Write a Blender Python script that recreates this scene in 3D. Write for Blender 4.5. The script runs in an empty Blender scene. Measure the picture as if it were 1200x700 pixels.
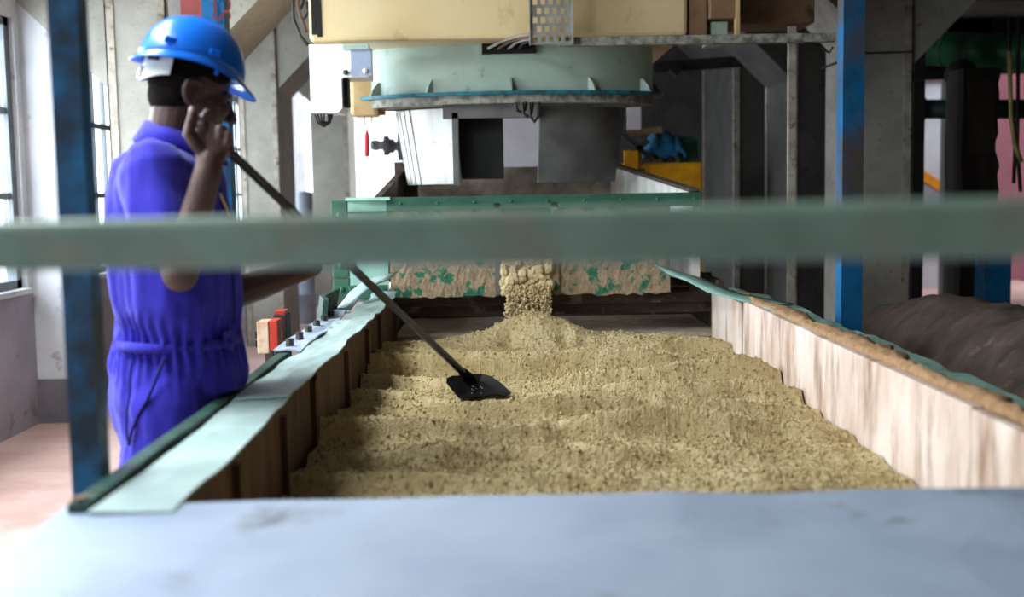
import bpy, bmesh, math, random
import numpy as np
from mathutils import Vector, Matrix
random.seed(7)
rng = np.random.default_rng(11)
scn = bpy.context.scene
COL = scn.collection

# ------------------------------------------------------------------ camera
FPX = 1365.0                      # focal length in pixels of a 1200 px wide frame
CAM = Vector((0, 0, 1.35))
ROLL = math.radians(1.0)
u, v = -10.0, 124.0               # where the trough's vanishing point sits from the frame centre
u0 = u * math.cos(ROLL) + v * math.sin(ROLL)
v0 = -u * math.sin(ROLL) + v * math.cos(ROLL)
pitch = math.atan2(v0, FPX); yaw = math.atan2(-u0, FPX)
F = Vector((math.sin(yaw) * math.cos(pitch), math.cos(yaw) * math.cos(pitch), -math.sin(pitch)))
R0 = F.cross(Vector((0, 0, 1))).normalized(); U0 = R0.cross(F)
RT = R0 * math.cos(ROLL) - U0 * math.sin(ROLL)
UP = U0 * math.cos(ROLL) + R0 * math.sin(ROLL)
def P(px, py, d):
    """world point at distance d (metres along the trough) that is surveyed at a photo position"""
    D = F + RT * ((px - 600) / FPX) + UP * ((350 - py) / FPX)
    return CAM + D * (d / D.y)
cd = bpy.data.cameras.new('camera'); cam = bpy.data.objects.new('camera', cd); COL.objects.link(cam)
m3 = Matrix((RT, UP, -F)).transposed(); cam.matrix_world = Matrix.Translation(CAM) @ m3.to_4x4()
cd.sensor_width = 36; cd.lens = FPX / 1200 * 36; cd.clip_start = .05; cd.clip_end = 200
cd.dof.use_dof = True; cd.dof.focus_distance = 4.6; cd.dof.aperture_fstop = 2.0
scn.camera = cam

# ------------------------------------------------------------------ light
scn.view_settings.view_transform = 'Standard'; scn.view_settings.look = 'None'
scn.view_settings.exposure = 0.0; scn.view_settings.gamma = 1.0
scn.view_settings.use_curve_mapping = False
wd = bpy.data.worlds.new('overcast_sky'); scn.world = wd; wd.use_nodes = True
bg = wd.node_tree.nodes['Background']; bg.inputs[0].default_value = (.86, .93, 1, 1); bg.inputs[1].default_value = 3.4
WIN = [(-4.2, -.9), (-.3, 2.9), (3.5, 6.95), (7.32, 10.6), (11.3, 14.6)]     # window bays of the left wall
WX, SILL, HEAD = -2.85, .80, 2.42
def area(name, loc, rot, sx, sy, power, col):
    l = bpy.data.lights.new(name, 'AREA'); l.shape = 'RECTANGLE'; l.size = sx; l.size_y = sy; l.energy = power; l.color = col
    o = bpy.data.objects.new(name, l); COL.objects.link(o); o.location = loc; o.rotation_euler = rot; return o
for i, (a, b) in enumerate(WIN):
    area('window_daylight', (WX - .5, (a + b) / 2, 1.75), (0, math.radians(-78), 0), 1.7, b - a, [30, 60, 380, 240, 110][i], (.88, .94, 1))
area('added_roof_fill', (-2.15, 2.8, 3.55), (0, math.radians(-20), 0), 1.1, 2.8, 350, (.98, 1, .95))  # added lamp for an assumed, unseen rooflight, lights tea and sheet from above

# ------------------------------------------------------------------ materials
def srgb(h):
    h = h.lstrip('#'); c = [int(h[i:i + 2], 16) / 255 for i in (0, 2, 4)]
    return tuple((x / 12.92 if x <= .04045 else ((x + .055) / 1.055) ** 2.4) for x in c) + (1,)
def mat(name, c1, c2=None, scale=6, lo=.4, hi=.65, c3=None, s3=14, lo3=.58, hi3=.66, rough=.6, metal=0, bump=0, bscale=60,
        stretch=(1, 1, 1), stretch3=(1, 1, 1), spec=.4, detail=5, sheen=0):
    m = bpy.data.materials.new(name); m.use_nodes = True
    nt = m.node_tree; N = nt.nodes; L = nt.links; b = N['Principled BSDF']
    b.inputs['Roughness'].default_value = rough; b.inputs['Metallic'].default_value = metal
    b.inputs['Specular IOR Level'].default_value = spec
    if sheen: b.inputs['Sheen Weight'].default_value = sheen
    tc = N.new('ShaderNodeTexCoord')
    def noise(s, st, det=detail):
        mp = N.new('ShaderNodeMapping'); mp.inputs['Scale'].default_value = st; L.new(tc.outputs['Object'], mp.inputs[0])
        n = N.new('ShaderNodeTexNoise'); n.inputs['Scale'].default_value = s; n.inputs['Detail'].default_value = det
        n.inputs['Roughness'].default_value = .6; L.new(mp.outputs[0], n.inputs[0]); return n
    def ramp(n, lo, hi):
        r = N.new('ShaderNodeMapRange'); r.inputs[1].default_value = lo; r.inputs[2].default_value = hi; L.new(n.outputs[0], r.inputs[0]); return r
    src = None
    b.inputs['Base Color'].default_value = srgb(c1)
    if c2:
        mx = N.new('ShaderNodeMix'); mx.data_type = 'RGBA'; L.new(ramp(noise(scale, stretch), lo, hi).outputs[0], mx.inputs[0])
        mx.inputs[6].default_value = srgb(c1); mx.inputs[7].default_value = srgb(c2); src = mx.outputs[2]
        if c3:
            m2 = N.new('ShaderNodeMix'); m2.data_type = 'RGBA'; L.new(ramp(noise(s3, stretch3), lo3, hi3).outputs[0], m2.inputs[0])
            L.new(src, m2.inputs[6]); m2.inputs[7].default_value = srgb(c3); src = m2.outputs[2]
        L.new(src, b.inputs['Base Color'])
    if bump:
        bp = N.new('ShaderNodeBump'); bp.inputs['Strength'].default_value = bump; bp.inputs['Distance'].default_value = .01
        L.new(noise(bscale, stretch, 6).outputs[0], bp.inputs['Height']); L.new(bp.outputs[0], b.inputs['Normal'])
    return m
MT = dict(
    floor=mat('floor_concrete', '#b8948b', '#a88379', 1.5, c3='#c2a69e', s3=4, lo3=.45, hi3=.8, rough=.45, bump=.1, spec=.5),
    yard=mat('yard_concrete', '#c9c6c0', '#b5b0a8', 1, rough=.9),
    plaster=mat('plaster', '#c3c3c6', '#aeb0b6', 2, c3='#8f9098', s3=5, rough=.85, bump=.15),
    wallpink=mat('lower_wall', '#9f9aa6', '#8e8896', 2, c3='#86777c', s3=6, rough=.8, bump=.15),
    plinth=mat('plinth_paint', '#6d666c', '#565058', 4, rough=.7),
    ceil=mat('ceiling_concrete', '#8e8b84', '#76746e', 2, rough=.9),
    concrete=mat('concrete', '#9d9a90', '#89867d', 3, c3='#736f67', s3=25, lo3=.62, hi3=.72, rough=.85, bump=.3, bscale=45),
    concrete2=mat('concrete_grey', '#a19d95', '#89867f', 3, c3='#6b6861', s3=20, lo3=.6, hi3=.72, rough=.85, bump=.3, bscale=45),
    darkwall=mat('dark_wall', '#3b3a38', '#2c2b2a', 2, rough=.9),  # plain dark grey
    concrete3=mat('shaded_concrete', '#494743', '#393734', 3, c3='#2c2a27', s3=20, lo3=.6, hi3=.72, rough=.85, bump=.3, bscale=45),  # same concrete, darkened to paint in the shade of the right side
    timber=mat('dark_timber', '#39332d', '#241f1b', 4, stretch=(3, 3, .4), rough=.85, bump=.4),
    iron=mat('pale_corner_iron', '#a79f92', '#857c70', 8, c3='#6b5a48', s3=15, rough=.6, metal=.1),
    frame=mat('window_steel', '#5d6468', '#4a5054', 8, rough=.5),
    bluepost=mat('blue_post_paint', '#0d6a9e', '#0a5580', 9, c3='#2b2f38', s3=7, lo3=.56, hi3=.64, rough=.45, bump=.2, stretch3=(1, 1, .35)),
    blueold=mat('worn_blue_paint', '#0e2c42', '#0a6496', 7, .40, .58, c3='#24262c', s3=5, lo3=.50, hi3=.62, rough=.5, bump=.2, stretch3=(1, 1, .4)),
    bluerust=mat('blue_rusted_post', '#0b5f92', '#0a4d76', 9, c3='#4a423e', s3=1.6, lo3=.47, hi3=.56, rough=.5, bump=.2),
    red=mat('red_paint', '#7d2a2c', '#63201f', 8, rough=.5),
    rail=mat('worn_green_rail', '#86a191', '#748d7f', 8, c3='#8a9082', s3=11, lo3=.52, hi3=.68, rough=.55, bump=.15),
    sheet=mat('galvanised_sheet', '#a3afc4', '#929fb6', 3, c3='#6e6a6c', s3=5, lo3=.62, hi3=.76, rough=.5, metal=.1, bump=.05),
    mint=mat('mint_rim_paint', '#a9bcbb', '#94abaa', 5, c3='#8a9a92', s3=9, lo3=.62, hi3=.72, rough=.5, bump=.15, bscale=30),
    mint2=mat('green_lip_paint', '#86aaa0', '#6a8f84', 6, c3='#93a79c', s3=8, rough=.5, bump=.15),
    dkgreen=mat('dark_green_lip', '#2c5044', '#1d362e', 10, c3='#0f1c18', s3=16, rough=.5),
    green=mat('green_machine_paint', '#2f5f4c', '#274f40', 6, c3='#4a4a40', s3=20, lo3=.62, hi3=.7, rough=.5, bump=.15),
    crust=mat('crusted_green_panel', '#8d7a62', '#a58f74', 40, c3='#2c6a50', s3=13, lo3=.53, hi3=.57, rough=.8, bump=.8, bscale=70),
    mintplate=mat('mint_plate', '#a8d8c8', '#93c4b4', 6, rough=.5),
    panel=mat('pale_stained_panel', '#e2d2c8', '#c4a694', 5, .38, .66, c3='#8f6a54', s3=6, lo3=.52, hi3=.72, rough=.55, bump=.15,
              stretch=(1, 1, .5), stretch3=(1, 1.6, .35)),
    panelshade=mat('stained_shaded_panel', '#664b38', '#4a3628', 8, c3='#35261a', s3=14, rough=.75, bump=.3, stretch=(1, 2, .3), stretch3=(1, 2, .25)),  # streaked lining, its brown deepened to paint in the left side's shade
    plank=mat('dark_plank', '#54443a', '#392e28', 6, stretch=(.5, 3, 3), c3='#7a6a5c', s3=9, rough=.85, bump=.4),
    dust=mat('tea_dust', '#b08a66', '#94714f', 30, rough=.95, bump=.8, bscale=120),
    dustpale=mat('pale_dust', '#b5a594', '#95857a', 12, rough=.95, bump=.3),
    tea=mat('fermenting_tea', '#dac79c', '#bfa87a', 7, .34, .68, c3='#7d6038', s3=60, lo3=.54, hi3=.72, rough=.95, bump=1, bscale=170, spec=.1),
    cream=mat('cream_paint', '#e3cd9f', '#d9bf8c', 2.5, c3='#a98a58', s3=6, lo3=.6, hi3=.78, rough=.4, bump=.05, stretch3=(1, 1, .6)),
    tan=mat('tan_box', '#d2b684', '#bfa06c', 8, rough=.5),
    brownbox=mat('brown_panel', '#8f6f52', '#775a40', 5, c3='#513c2a', s3=9, rough=.6),
    drum=mat('pale_mint_drum', '#abbfb3', '#9cb1a5', 3, c3='#7c8c80', s3=12, lo3=.64, hi3=.74, rough=.38, bump=.04),
    teal=mat('teal_edge', '#15788a', '#1b4c58', 18, .42, .6, rough=.5),
    dirty=mat('dirty_flange', '#9c9a8e', '#5b574f', 22, rough=.7, bump=.3),
    whitecone=mat('white_cone', '#dcdcd8', '#c3c2bc', 6, c3='#9a8c78', s3=9, lo3=.6, hi3=.76, rough=.5, stretch=(2, 2, .3)),
    greycone=mat('grey_cone', '#6a6866', '#55524f', 6, rough=.6),
    black=mat('black_recess', '#141414', '#1c1b1a', 6, rough=.8),
    white=mat('white_guard', '#f0f1f3', '#e4e6ea', 4, rough=.35),
    galv=mat('galvanised_tray', '#a9a9a2', '#8d8a82', 12, c3='#6b5442', s3=18, lo3=.6, hi3=.7, rough=.45, metal=.4),
    cable=mat('cable', '#2a2523', '#1c1918', 10, rough=.6),
    cablebrown=mat('brown_cable', '#6b4a38', '#4d352a', 10, rough=.6),
    cablegrey=mat('grey_conduit', '#8f8880', '#6f6a64', 10, rough=.5),
    skin=mat('skin', '#59403a', '#4a332e', 12, rough=.5, bump=.08, bscale=200, spec=.45),
    hair=mat('cropped_hair', '#17130f', '#221c19', 120, rough=.95, bump=1, bscale=260, spec=.1),
    cloth=mat('blue_coverall', '#3a35ba', '#312ca6', 8, rough=.85, bump=.15, bscale=260, sheen=.15, spec=.15),
    clothdark=mat('coverall_seam', '#241f7c', '#201b70', 8, rough=.9),
    boot=mat('rubber_boot', '#22211f', '#2b2a28', 8, rough=.6),
    nail=mat('fingernail', '#c9a79a', '#b89488', 8, rough=.4),
    lips=mat('lips', '#5a3a38', '#4a2d2c', 20, rough=.5),
    eye=mat('eye_white', '#8d827a', '#857a72', 20, rough=.2),
    helmet=mat('blue_helmet', '#0d6fe3', '#0b66d6', 6, rough=.28, spec=.5),
    strap=mat('white_strap', '#d9dedd', '#c8cecd', 10, rough=.6),
    tool=mat('black_tool', '#090909', '#0e0e0e', 12, rough=.6, spec=.15),
    handle=mat('dark_handle', '#1c1d2c', '#252638', 20, rough=.4),
    bolt=mat('bolt', '#4f4a44', '#35312d', 20, rough=.5, metal=.5),
    gbolt=mat('green_bolt', '#2f6f55', '#275c46', 20, rough=.5),
    pipegreen=mat('dark_green_pipe', '#2c7a56', '#246647', 5, rough=.4),
    pipeteal=mat('teal_pipe', '#1d3a3c', '#152c2e', 5, rough=.5),
    tarp=mat('brown_tarp', '#52433c', '#3d312c', 7, c3='#6b5a50', s3=10, lo3=.62, hi3=.72, rough=.75, bump=.5, bscale=14, stretch=(1, 2, 1)),
    yellow=mat('yellow_machine', '#d99b14', '#b87e10', 6, rough=.45),
    pink=mat('pink_wall', '#74434b', '#683b43', 2, rough=.85),
    bluecloth=mat('teal_cloth', '#1a5f86', '#12405c', 7, rough=.9, bump=.4),
    whitewall=mat('white_wall', '#c6c4ca', '#b4b1b8', 2, rough=.8),
    purple=mat('grey_board', '#8f8890', '#7f7880', 3, rough=.8),
    orange=mat('orange_band', '#d9870c', '#c87a0a', 5, rough=.5),
    redcream=mat('red_switch_box', '#c4412f', '#b03526', 10, c3='#e0c9b0', s3=9, rough=.5),
    creambox=mat('cream_switch_side', '#dcc9ac', '#c98a70', 14, rough=.6),
    purplebrown=mat('maroon_box', '#3a1f24', '#2a171b', 10, rough=.6),
    grout=mat('grey_drum_paint', '#9aa2b0', '#868e9c', 5, rough=.6),
    palefleck=mat('wet_fleck', '#e8e4da', '#d0c8b8', 10, rough=.3),
)
g = bpy.data.materials.new('window_glass'); g.use_nodes = True; nt = g.node_tree; nt.nodes.clear()
o_ = nt.nodes.new('ShaderNodeOutputMaterial'); mx_ = nt.nodes.new('ShaderNodeMixShader'); tr_ = nt.nodes.new('ShaderNodeBsdfTransparent')
gl_ = nt.nodes.new('ShaderNodeBsdfGlossy'); gl_.inputs['Roughness'].default_value = .1; mx_.inputs[0].default_value = .07
tr_.inputs[0].default_value = (.95, .98, 1, 1)
nt.links.new(tr_.outputs[0], mx_.inputs[1]); nt.links.new(gl_.outputs[0], mx_.inputs[2]); nt.links.new(mx_.outputs[0], o_.inputs[0]); MT['glass'] = g

# ------------------------------------------------------------------ noise + mesh helpers
def _h(ix, iy, iz):
    n = (ix * 374761393 + iy * 668265263 + iz * 2147483647 + 1013904223) & 0xffffffff
    n = ((n ^ (n >> 13)) * 1274126177) & 0xffffffff
    n = ((n ^ (n >> 16)) * 2246822519) & 0xffffffff
    return ((n ^ (n >> 15)) & 0xffff) / 65535.0
def noise3(x, y, z=0.0):
    x, y, z = np.broadcast_arrays(np.asarray(x, float), np.asarray(y, float), np.asarray(z, float))
    fx, fy, fz = np.floor(x), np.floor(y), np.floor(z)
    ix, iy, iz = fx.astype(np.int64), fy.astype(np.int64), fz.astype(np.int64)
    a, b, c = x - fx, y - fy, z - fz
    a, b, c = a * a * (3 - 2 * a), b * b * (3 - 2 * b), c * c * (3 - 2 * c)
    r = 0
    for i in (0, 1):
        for j in (0, 1):
            for k in (0, 1):
                r = r + _h(ix + i, iy + j, iz + k) * (a if i else 1 - a) * (b if j else 1 - b) * (c if k else 1 - c)
    return r * 2 - 1
def fbm(x, y, z=0.0, o=4):
    s, a = 0, 1
    for k in range(o):
        s = s + a * noise3(x * 2 ** k + 17 * k, y * 2 ** k + 5 * k, z * 2 ** k); a *= .5
    return s
class MB:
    def __init__(s): s.v = []; s.f = []
    def add(s, vs, fs):
        n = len(s.v); s.v += [Vector(p) for p in vs]; s.f += [tuple(i + n for i in f) for f in fs]; return s
    def box(s, lo, hi):
        x0, y0, z0 = lo; x1, y1, z1 = hi
        return s.add([(x0, y0, z0), (x1, y0, z0), (x1, y1, z0), (x0, y1, z0), (x0, y0, z1), (x1, y0, z1), (x1, y1, z1), (x0, y1, z1)],
                     [(0, 3, 2, 1), (4, 5, 6, 7), (0, 1, 5, 4), (1, 2, 6, 5), (2, 3, 7, 6), (3, 0, 4, 7)])
    def bar(s, p0, p1, w, h, up=(0, 0, 1)):
        p0, p1 = Vector(p0), Vector(p1); d = (p1 - p0).normalized(); sd = d.cross(Vector(up)).normalized(); uu = sd.cross(d)
        vs = [p + sd * (a * w / 2) + uu * (b * h / 2) for p in (p0, p1) for a, b in ((-1, -1), (1, -1), (1, 1), (-1, 1))]
        return s.add(vs, [(0, 1, 2, 3), (7, 6, 5, 4), (0, 4, 5, 1), (1, 5, 6, 2), (2, 6, 7, 3), (3, 7, 4, 0)])
    def tube(s, pts, r, n=10, caps=True):
        pts = [Vector(p) for p in pts]; rs = r if isinstance(r, (list, tuple)) else [r] * len(pts)
        t0 = (pts[1] - pts[0]).normalized(); ref = Vector((0, 0, 1)) if abs(t0.z) < .9 else Vector((1, 0, 0))
        a = t0.cross(ref).normalized(); rings = []
        for i, p in enumerate(pts):
            t = (pts[min(i + 1, len(pts) - 1)] - pts[max(i - 1, 0)]).normalized()
            a = (a - t * a.dot(t)).normalized(); b = t.cross(a)
            rings.append([p + (a * math.cos(2 * math.pi * k / n) + b * math.sin(2 * math.pi * k / n)) * rs[i] for k in range(n)])
        return s.loft(rings, caps)
    def limb(s, pts, rs, n=14):            # tapered tube with rounded ends
        pts = [Vector(p) for p in pts]; d0 = (pts[0] - pts[1]).normalized(); d1 = (pts[-1] - pts[-2]).normalized()
        A = [(pts[0] + d0 * rs[0] * k, rs[0] * math.sqrt(1 - k * k)) for k in (.97, .8, .5)]
        B = [(pts[-1] + d1 * rs[-1] * k, rs[-1] * math.sqrt(1 - k * k)) for k in (.5, .8, .97)]
        mid = list(zip(pts, rs)); al = A + mid + B
        return s.tube([a for a, _ in al], [b for _, b in al], n)
    def loft(s, rings, caps=True, closed=True):
        n = len(rings[0]); vs = [p for r in rings for p in r]; fs = []
        for i in range(len(rings) - 1):
            for k in range(n if closed else n - 1):
                k2 = (k + 1) % n; fs.append((i * n + k, i * n + k2, (i + 1) * n + k2, (i + 1) * n + k))
        if caps: fs += [tuple(range(n - 1, -1, -1)), tuple((len(rings) - 1) * n + k for k in range(n))]
        return s.add(vs, fs)
    def ell(s, c, ax, n=20, m=12):          # ellipsoid, ax = three axis vectors
        c = Vector(c); a, b, d = [Vector(q) for q in ax]; rings = []
        for i in range(1, m):
            th = math.pi * i / m
            rings.append([c - d * math.cos(th) + (a * math.cos(2 * math.pi * k / n) + b * math.sin(2 * math.pi * k / n)) * math.sin(th) for k in range(n)])
        return s.loft(rings)
    def sph(s, c, r, n=12, m=8): return s.ell(c, ((r, 0, 0), (0, r, 0), (0, 0, r)), n, m)
    def prism(s, poly, off):               # polygon of 3-D points extruded by a vector
        n = len(poly); off = Vector(off); vs = [Vector(p) for p in poly] + [Vector(p) + off for p in poly]
        return s.add(vs, [tuple(range(n)), tuple(range(2 * n - 1, n - 1, -1))] + [(k, k + n, (k + 1) % n + n, (k + 1) % n) for k in range(n)])
    def strip(s, lines, th):               # grid of points (rows) given thickness th downwards
        nu = len(lines[0]); nv = len(lines); off = Vector((0, 0, -th))
        vs = [Vector(p) for l in lines for p in l]; k = len(vs); vs += [p + off for p in vs]; fs = []
        for j in range(nv - 1):
            for i in range(nu - 1):
                q = (j * nu + i, j * nu + i + 1, (j + 1) * nu + i + 1, (j + 1) * nu + i); fs.append(q); fs.append(tuple(x + k for x in reversed(q)))
        for i in range(nu - 1):
            for j in (0, nv - 1): a = j * nu + i; fs.append((a, a + k, a + 1 + k, a + 1))
        for j in range(nv - 1):
            for i in (0, nu - 1): a = j * nu + i; fs.append((a, a + nu, a + nu + k, a + k))
        return s.add(vs, fs)
    def build(s, name, m, parent=None, smooth=False, bevel=0, fix=True):
        off = Vector(parent['base']) if parent is not None and 'base' in parent.keys() else Vector((0, 0, 0))
        me = bpy.data.meshes.new(name); me.from_pydata([tuple(p - off) for p in s.v], [], s.f)
        if fix:
            bm = bmesh.new(); bm.from_mesh(me); bmesh.ops.recalc_face_normals(bm, faces=bm.faces); bm.to_mesh(me); bm.free()
        me.materials.append(MT[m] if isinstance(m, str) else m)
        ob = bpy.data.objects.new(name, me); COL.objects.link(ob)
        if parent is not None:
            ob.parent = parent
            ob['base'] = tuple(off)
        if smooth:
            for p in me.polygons: p.use_smooth = True
        if bevel:
            b = ob.modifiers.new('bevel', 'BEVEL'); b.width = bevel; b.segments = 2; b.limit_method = 'ANGLE'
        return ob
def tag(o, label=None, cat=None, group=None, kind=None):
    if label: o['label'] = label
    if cat: o['category'] = cat
    if group: o['group'] = group
    if kind: o['kind'] = kind
    return o
def thing(name, base, label=None, cat=None, group=None, kind=None):
    o = bpy.data.objects.new(name, None); COL.objects.link(o); o.location = base; o['base'] = tuple(base); o.empty_display_size = .1
    return tag(o, label, cat, group, kind)
def smooth_angle(ob, ang=40):
    for p in ob.data.polygons: p.use_smooth = True
    bm = bmesh.new(); bm.from_mesh(ob.data)
    for e in bm.edges:
        if len(e.link_faces) == 2 and e.calc_face_angle(0) > math.radians(ang): e.smooth = False
    bm.to_mesh(ob.data); bm.free()
def remeshed(mb, name, m, parent, voxel, smooth_it=4, disp=None, fac=.5):
    """one continuous skin grown over overlapping closed volumes"""
    ob = mb.build(name, m, parent)
    r = ob.modifiers.new('r', 'REMESH'); r.mode = 'VOXEL'; r.voxel_size = voxel
    s = ob.modifiers.new('s', 'SMOOTH'); s.iterations = smooth_it; s.factor = fac
    dg = bpy.context.evaluated_depsgraph_get(); me = bpy.data.meshes.new_from_object(ob.evaluated_get(dg))
    ob.modifiers.clear(); old = ob.data; ob.data = me; bpy.data.meshes.remove(old); me.name = name
    me.materials.clear(); me.materials.append(MT[m])
    if disp:
        n = len(me.vertices); co = np.empty(n * 3); me.vertices.foreach_get('co', co); no = np.empty(n * 3); me.vertices.foreach_get('normal', no)
        co = co.reshape(-1, 3); no = no.reshape(-1, 3); off = np.array(parent['base']) if 'base' in parent.keys() else 0
        co = co + no * disp(co + off)[:, None]; me.vertices.foreach_set('co', co.ravel()); me.update()
    for p in me.polygons: p.use_smooth = True
    return ob

# ================================================================== THE ROOM
MB().box((WX - .25, -6, -.2), (7.2, 17, 0)).build('floor', 'floor')['kind'] = 'structure'
tag(MB().box((-40, -20, -.6), (45, 60, -.22)).build('yard_ground', 'yard'), kind='structure')
RL = (-2.72, -1.58, 1.4, 4.2)          # opening for the added, unseen rooflight: x0, x1, y0, y1
cl = thing('ceiling', (2, 5, 3.25), kind='structure')
for lo, hi in (((WX - .25, -6), (7.2, RL[2])), ((WX - .25, RL[3]), (7.2, 13.7)), ((WX - .25, 13.7), (-1.15, 15)), ((WX - .25, RL[2]), (RL[0], RL[3])), ((RL[1], RL[2]), (7.2, RL[3]))):
    MB().box((lo[0], lo[1], 3.25), (hi[0], hi[1], 3.45)).build('slab', 'ceil', cl)
rw = thing('window_6', (-2.15, 2.8, 3.4), kind='structure')  # assumed rooflight, added out of view for overhead light
for k in range(5):
    y = RL[2] + (RL[3] - RL[2]) * k / 4; MB().box((RL[0], y - .02, 3.38), (RL[1], y + .02, 3.43)).build('glazing_bar', 'frame', rw)
    if k < 4: MB().box((RL[0], y + .02, 3.40), (RL[1], y + (RL[3] - RL[2]) / 4 - .02, 3.406)).build('pane', 'glass', rw)
# left wall: low wall, lintel, piers between windows
wl = thing('wall_left', (WX, 5, 0), kind='structure')
MB().box((WX - .25, -6, 0), (WX, 17, SILL)).build('low_wall', 'wallpink', wl)
MB().box((WX - .25, -6, HEAD), (WX, 17, 3.25)).build('lintel', 'plaster', wl)
edges = [-6] + [q for w in WIN for q in w] + [17]
for k in range(0, len(edges), 2):
    a, b = edges[k], edges[k + 1]
    MB().box((WX - .25, a, SILL), (WX, b, HEAD)).build('pier', 'plaster', wl)
    if b - a > .3 and k > 0 and b < 16.5:
        pc = MB().box((WX, b - .29, .27), (WX + .24, b - .07, 3.25)).build('pilaster', 'plaster', wl)
        MB().box((WX, b - .31, 0), (WX + .26, b - .05, .27)).build('plinth', 'plinth', pc)
for i, (a, b) in enumerate(WIN):
    MB().box((WX - .12, a, SILL), (WX + .03, b, SILL + .035)).build('sill', 'plaster', wl, bevel=.005)
# windows
def make_window(i, a, b):
    w = thing('window_%d' % (i + 1), (WX - .06, (a + b) / 2, SILL), kind='structure')
    x = WX - .06; z0, z1 = SILL + .035, HEAD
    fr = MB()
    for lo, hi in (((a, z0), (a + .07, z1)), ((b - .07, z0), (b, z1)), ((a, z0), (b, z0 + .05)), ((a, z1 - .05), (b, z1))):
        fr.box((x - .03, lo[0], lo[1]), (x + .03, hi[0], hi[1]))
    fr.build('window_frame', 'frame', w)
    nx = max(4, round((b - a) / .26)); dy = (b - a - .14) / nx; dz = (z1 - z0 - .1) / 3
    for k in range(1, nx):
        y = a + .07 + k * dy; MB().box((x - .015, y - .011, z0 + .05), (x + .015, y + .011, z1 - .05)).build('muntin', 'frame', w)
    for k in (1, 2):
        z = z0 + .05 + k * dz; MB().box((x - .02, a + .07, z - .018), (x + .02, b - .07, z + .018)).build('transom', 'frame', w)
    src = None
    for k in range(nx):
        for q in range(3):
            c = Vector((x, a + .07 + (k + .5) * dy, z0 + .05 + (q + .5) * dz))
            if src is None:
                src = MB().box((x - .003, c.y - dy / 2, c.z - dz / 2), (x + .003, c.y + dy / 2, c.z + dz / 2)).build('pane', 'glass', w); c0 = c
            else:
                o = src.copy(); COL.objects.link(o); o.parent = w; o.location = c - c0
for i, (a, b) in enumerate(WIN): make_window(i, a, b)
# right + back enclosure (dark)
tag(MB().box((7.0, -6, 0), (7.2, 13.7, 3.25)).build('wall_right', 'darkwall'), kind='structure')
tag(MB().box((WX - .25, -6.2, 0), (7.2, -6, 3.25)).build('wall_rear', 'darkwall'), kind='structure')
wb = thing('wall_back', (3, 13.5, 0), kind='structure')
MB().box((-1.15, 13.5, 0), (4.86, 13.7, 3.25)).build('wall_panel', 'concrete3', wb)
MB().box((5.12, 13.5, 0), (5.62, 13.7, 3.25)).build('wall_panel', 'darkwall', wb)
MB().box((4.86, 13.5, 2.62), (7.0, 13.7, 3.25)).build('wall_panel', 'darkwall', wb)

# ------------------------------------------------------------------ concrete columns with haunches
def column(px0, px1, d, t, mt, label, left=None, right=None, irons=(), pxd=None, w=None):
    """front face surveyed between px0 and px1 at distance d; t = depth; haunches (py at shaft, py2/px2 up-slope point)"""
    a = P(px0, 226, d); b = P(px1, 226, d); x0, x1 = a.x, (b.x if w is None else a.x + w)
    c = thing('concrete_column', ((x0 + x1) / 2, d + t / 2, 0), label, 'column', 'concrete columns of the hall')
    MB().box((x0, d, 0), (x1, d + t, 3.25)).build('shaft', mt, c, bevel=.012)
    for side, hz, hw in ((-1, left, None), (1, right, None)):
        if not hz: continue
        z0, run = hz; xs = x0 if side < 0 else x1; top = min(3.25, z0 + run)
        poly = [(xs, d + .01, z0), (xs, d + .01, 3.24), (xs + side * (3.24 - z0), d + .01, 3.24)]
        MB().prism(poly, (0, t - .02, 0)).build('haunch', mt, c)
    for xi, yi in irons:
        xx = x0 if xi == 0 else x1; yy = d if yi == 0 else d + t; s = 1 if xi == 0 else -1; q = 1 if yi == 0 else -1
        ir = MB(); ir.box((min(xx - s * .008, xx + s * .045), min(yy - q * .008, yy), 0), (max(xx - s * .008, xx + s * .045), max(yy - q * .008, yy), 3.2))
        ir.box((min(xx - s * .008, xx), min(yy - q * .008, yy + q * .045), 0), (max(xx - s * .008, xx), max(yy - q * .008, yy + q * .045), 3.2))
        ir.build('corner_iron', 'iron', c)
    return c
def zat(px, py, d): return P(px, py, d).z
column(134, 202, 7.0, .8, 'concrete', 'beige concrete column with haunches, behind the worker in the blue helmet', left=(zat(128, 106, 7.0), 1), right=(zat(198, 112, 7.0), 1), irons=((0, 0), (1, 0)))
column(284, 328, 10.5, .8, 'concrete', 'beige concrete column on the window side, between window bays behind the blue post', left=(zat(290, 100, 10.5), 1), right=(zat(325, 106, 10.5), 1), irons=((0, 0), (1, 0)))
column(366, 409, 14.2, .8, 'concrete', 'pale concrete column behind the white guard box', left=(zat(366, 120, 14.2), 1), irons=((1, 0),))
column(1008, 1066, 7.2, .8, 'concrete2', 'grey concrete column tied with wire, beside the green pipes', left=(zat(1006, 38, 7.2), 1), right=(zat(1067, 78, 7.2), 1), irons=((1, 0),))
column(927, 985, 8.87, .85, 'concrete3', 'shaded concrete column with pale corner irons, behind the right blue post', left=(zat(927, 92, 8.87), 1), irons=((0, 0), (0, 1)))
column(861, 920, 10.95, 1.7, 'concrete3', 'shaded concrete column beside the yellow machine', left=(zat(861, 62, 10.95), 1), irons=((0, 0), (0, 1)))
# wire tie around the grey column
a = P(1008, 63, 7.19); b = P(1066, 61, 7.19)
tag(MB().tube([a + Vector((-.01, -.01, 0)), b + Vector((.012, -.01, 0)), b + Vector((.012, .8, .0)), a + Vector((-.01, .82, 0)), a + Vector((-.01, -.01, 0))], .007, 6).build('tie_wire', 'bolt'),
    'rusty wire tied around the grey concrete column', 'wire')
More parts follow.
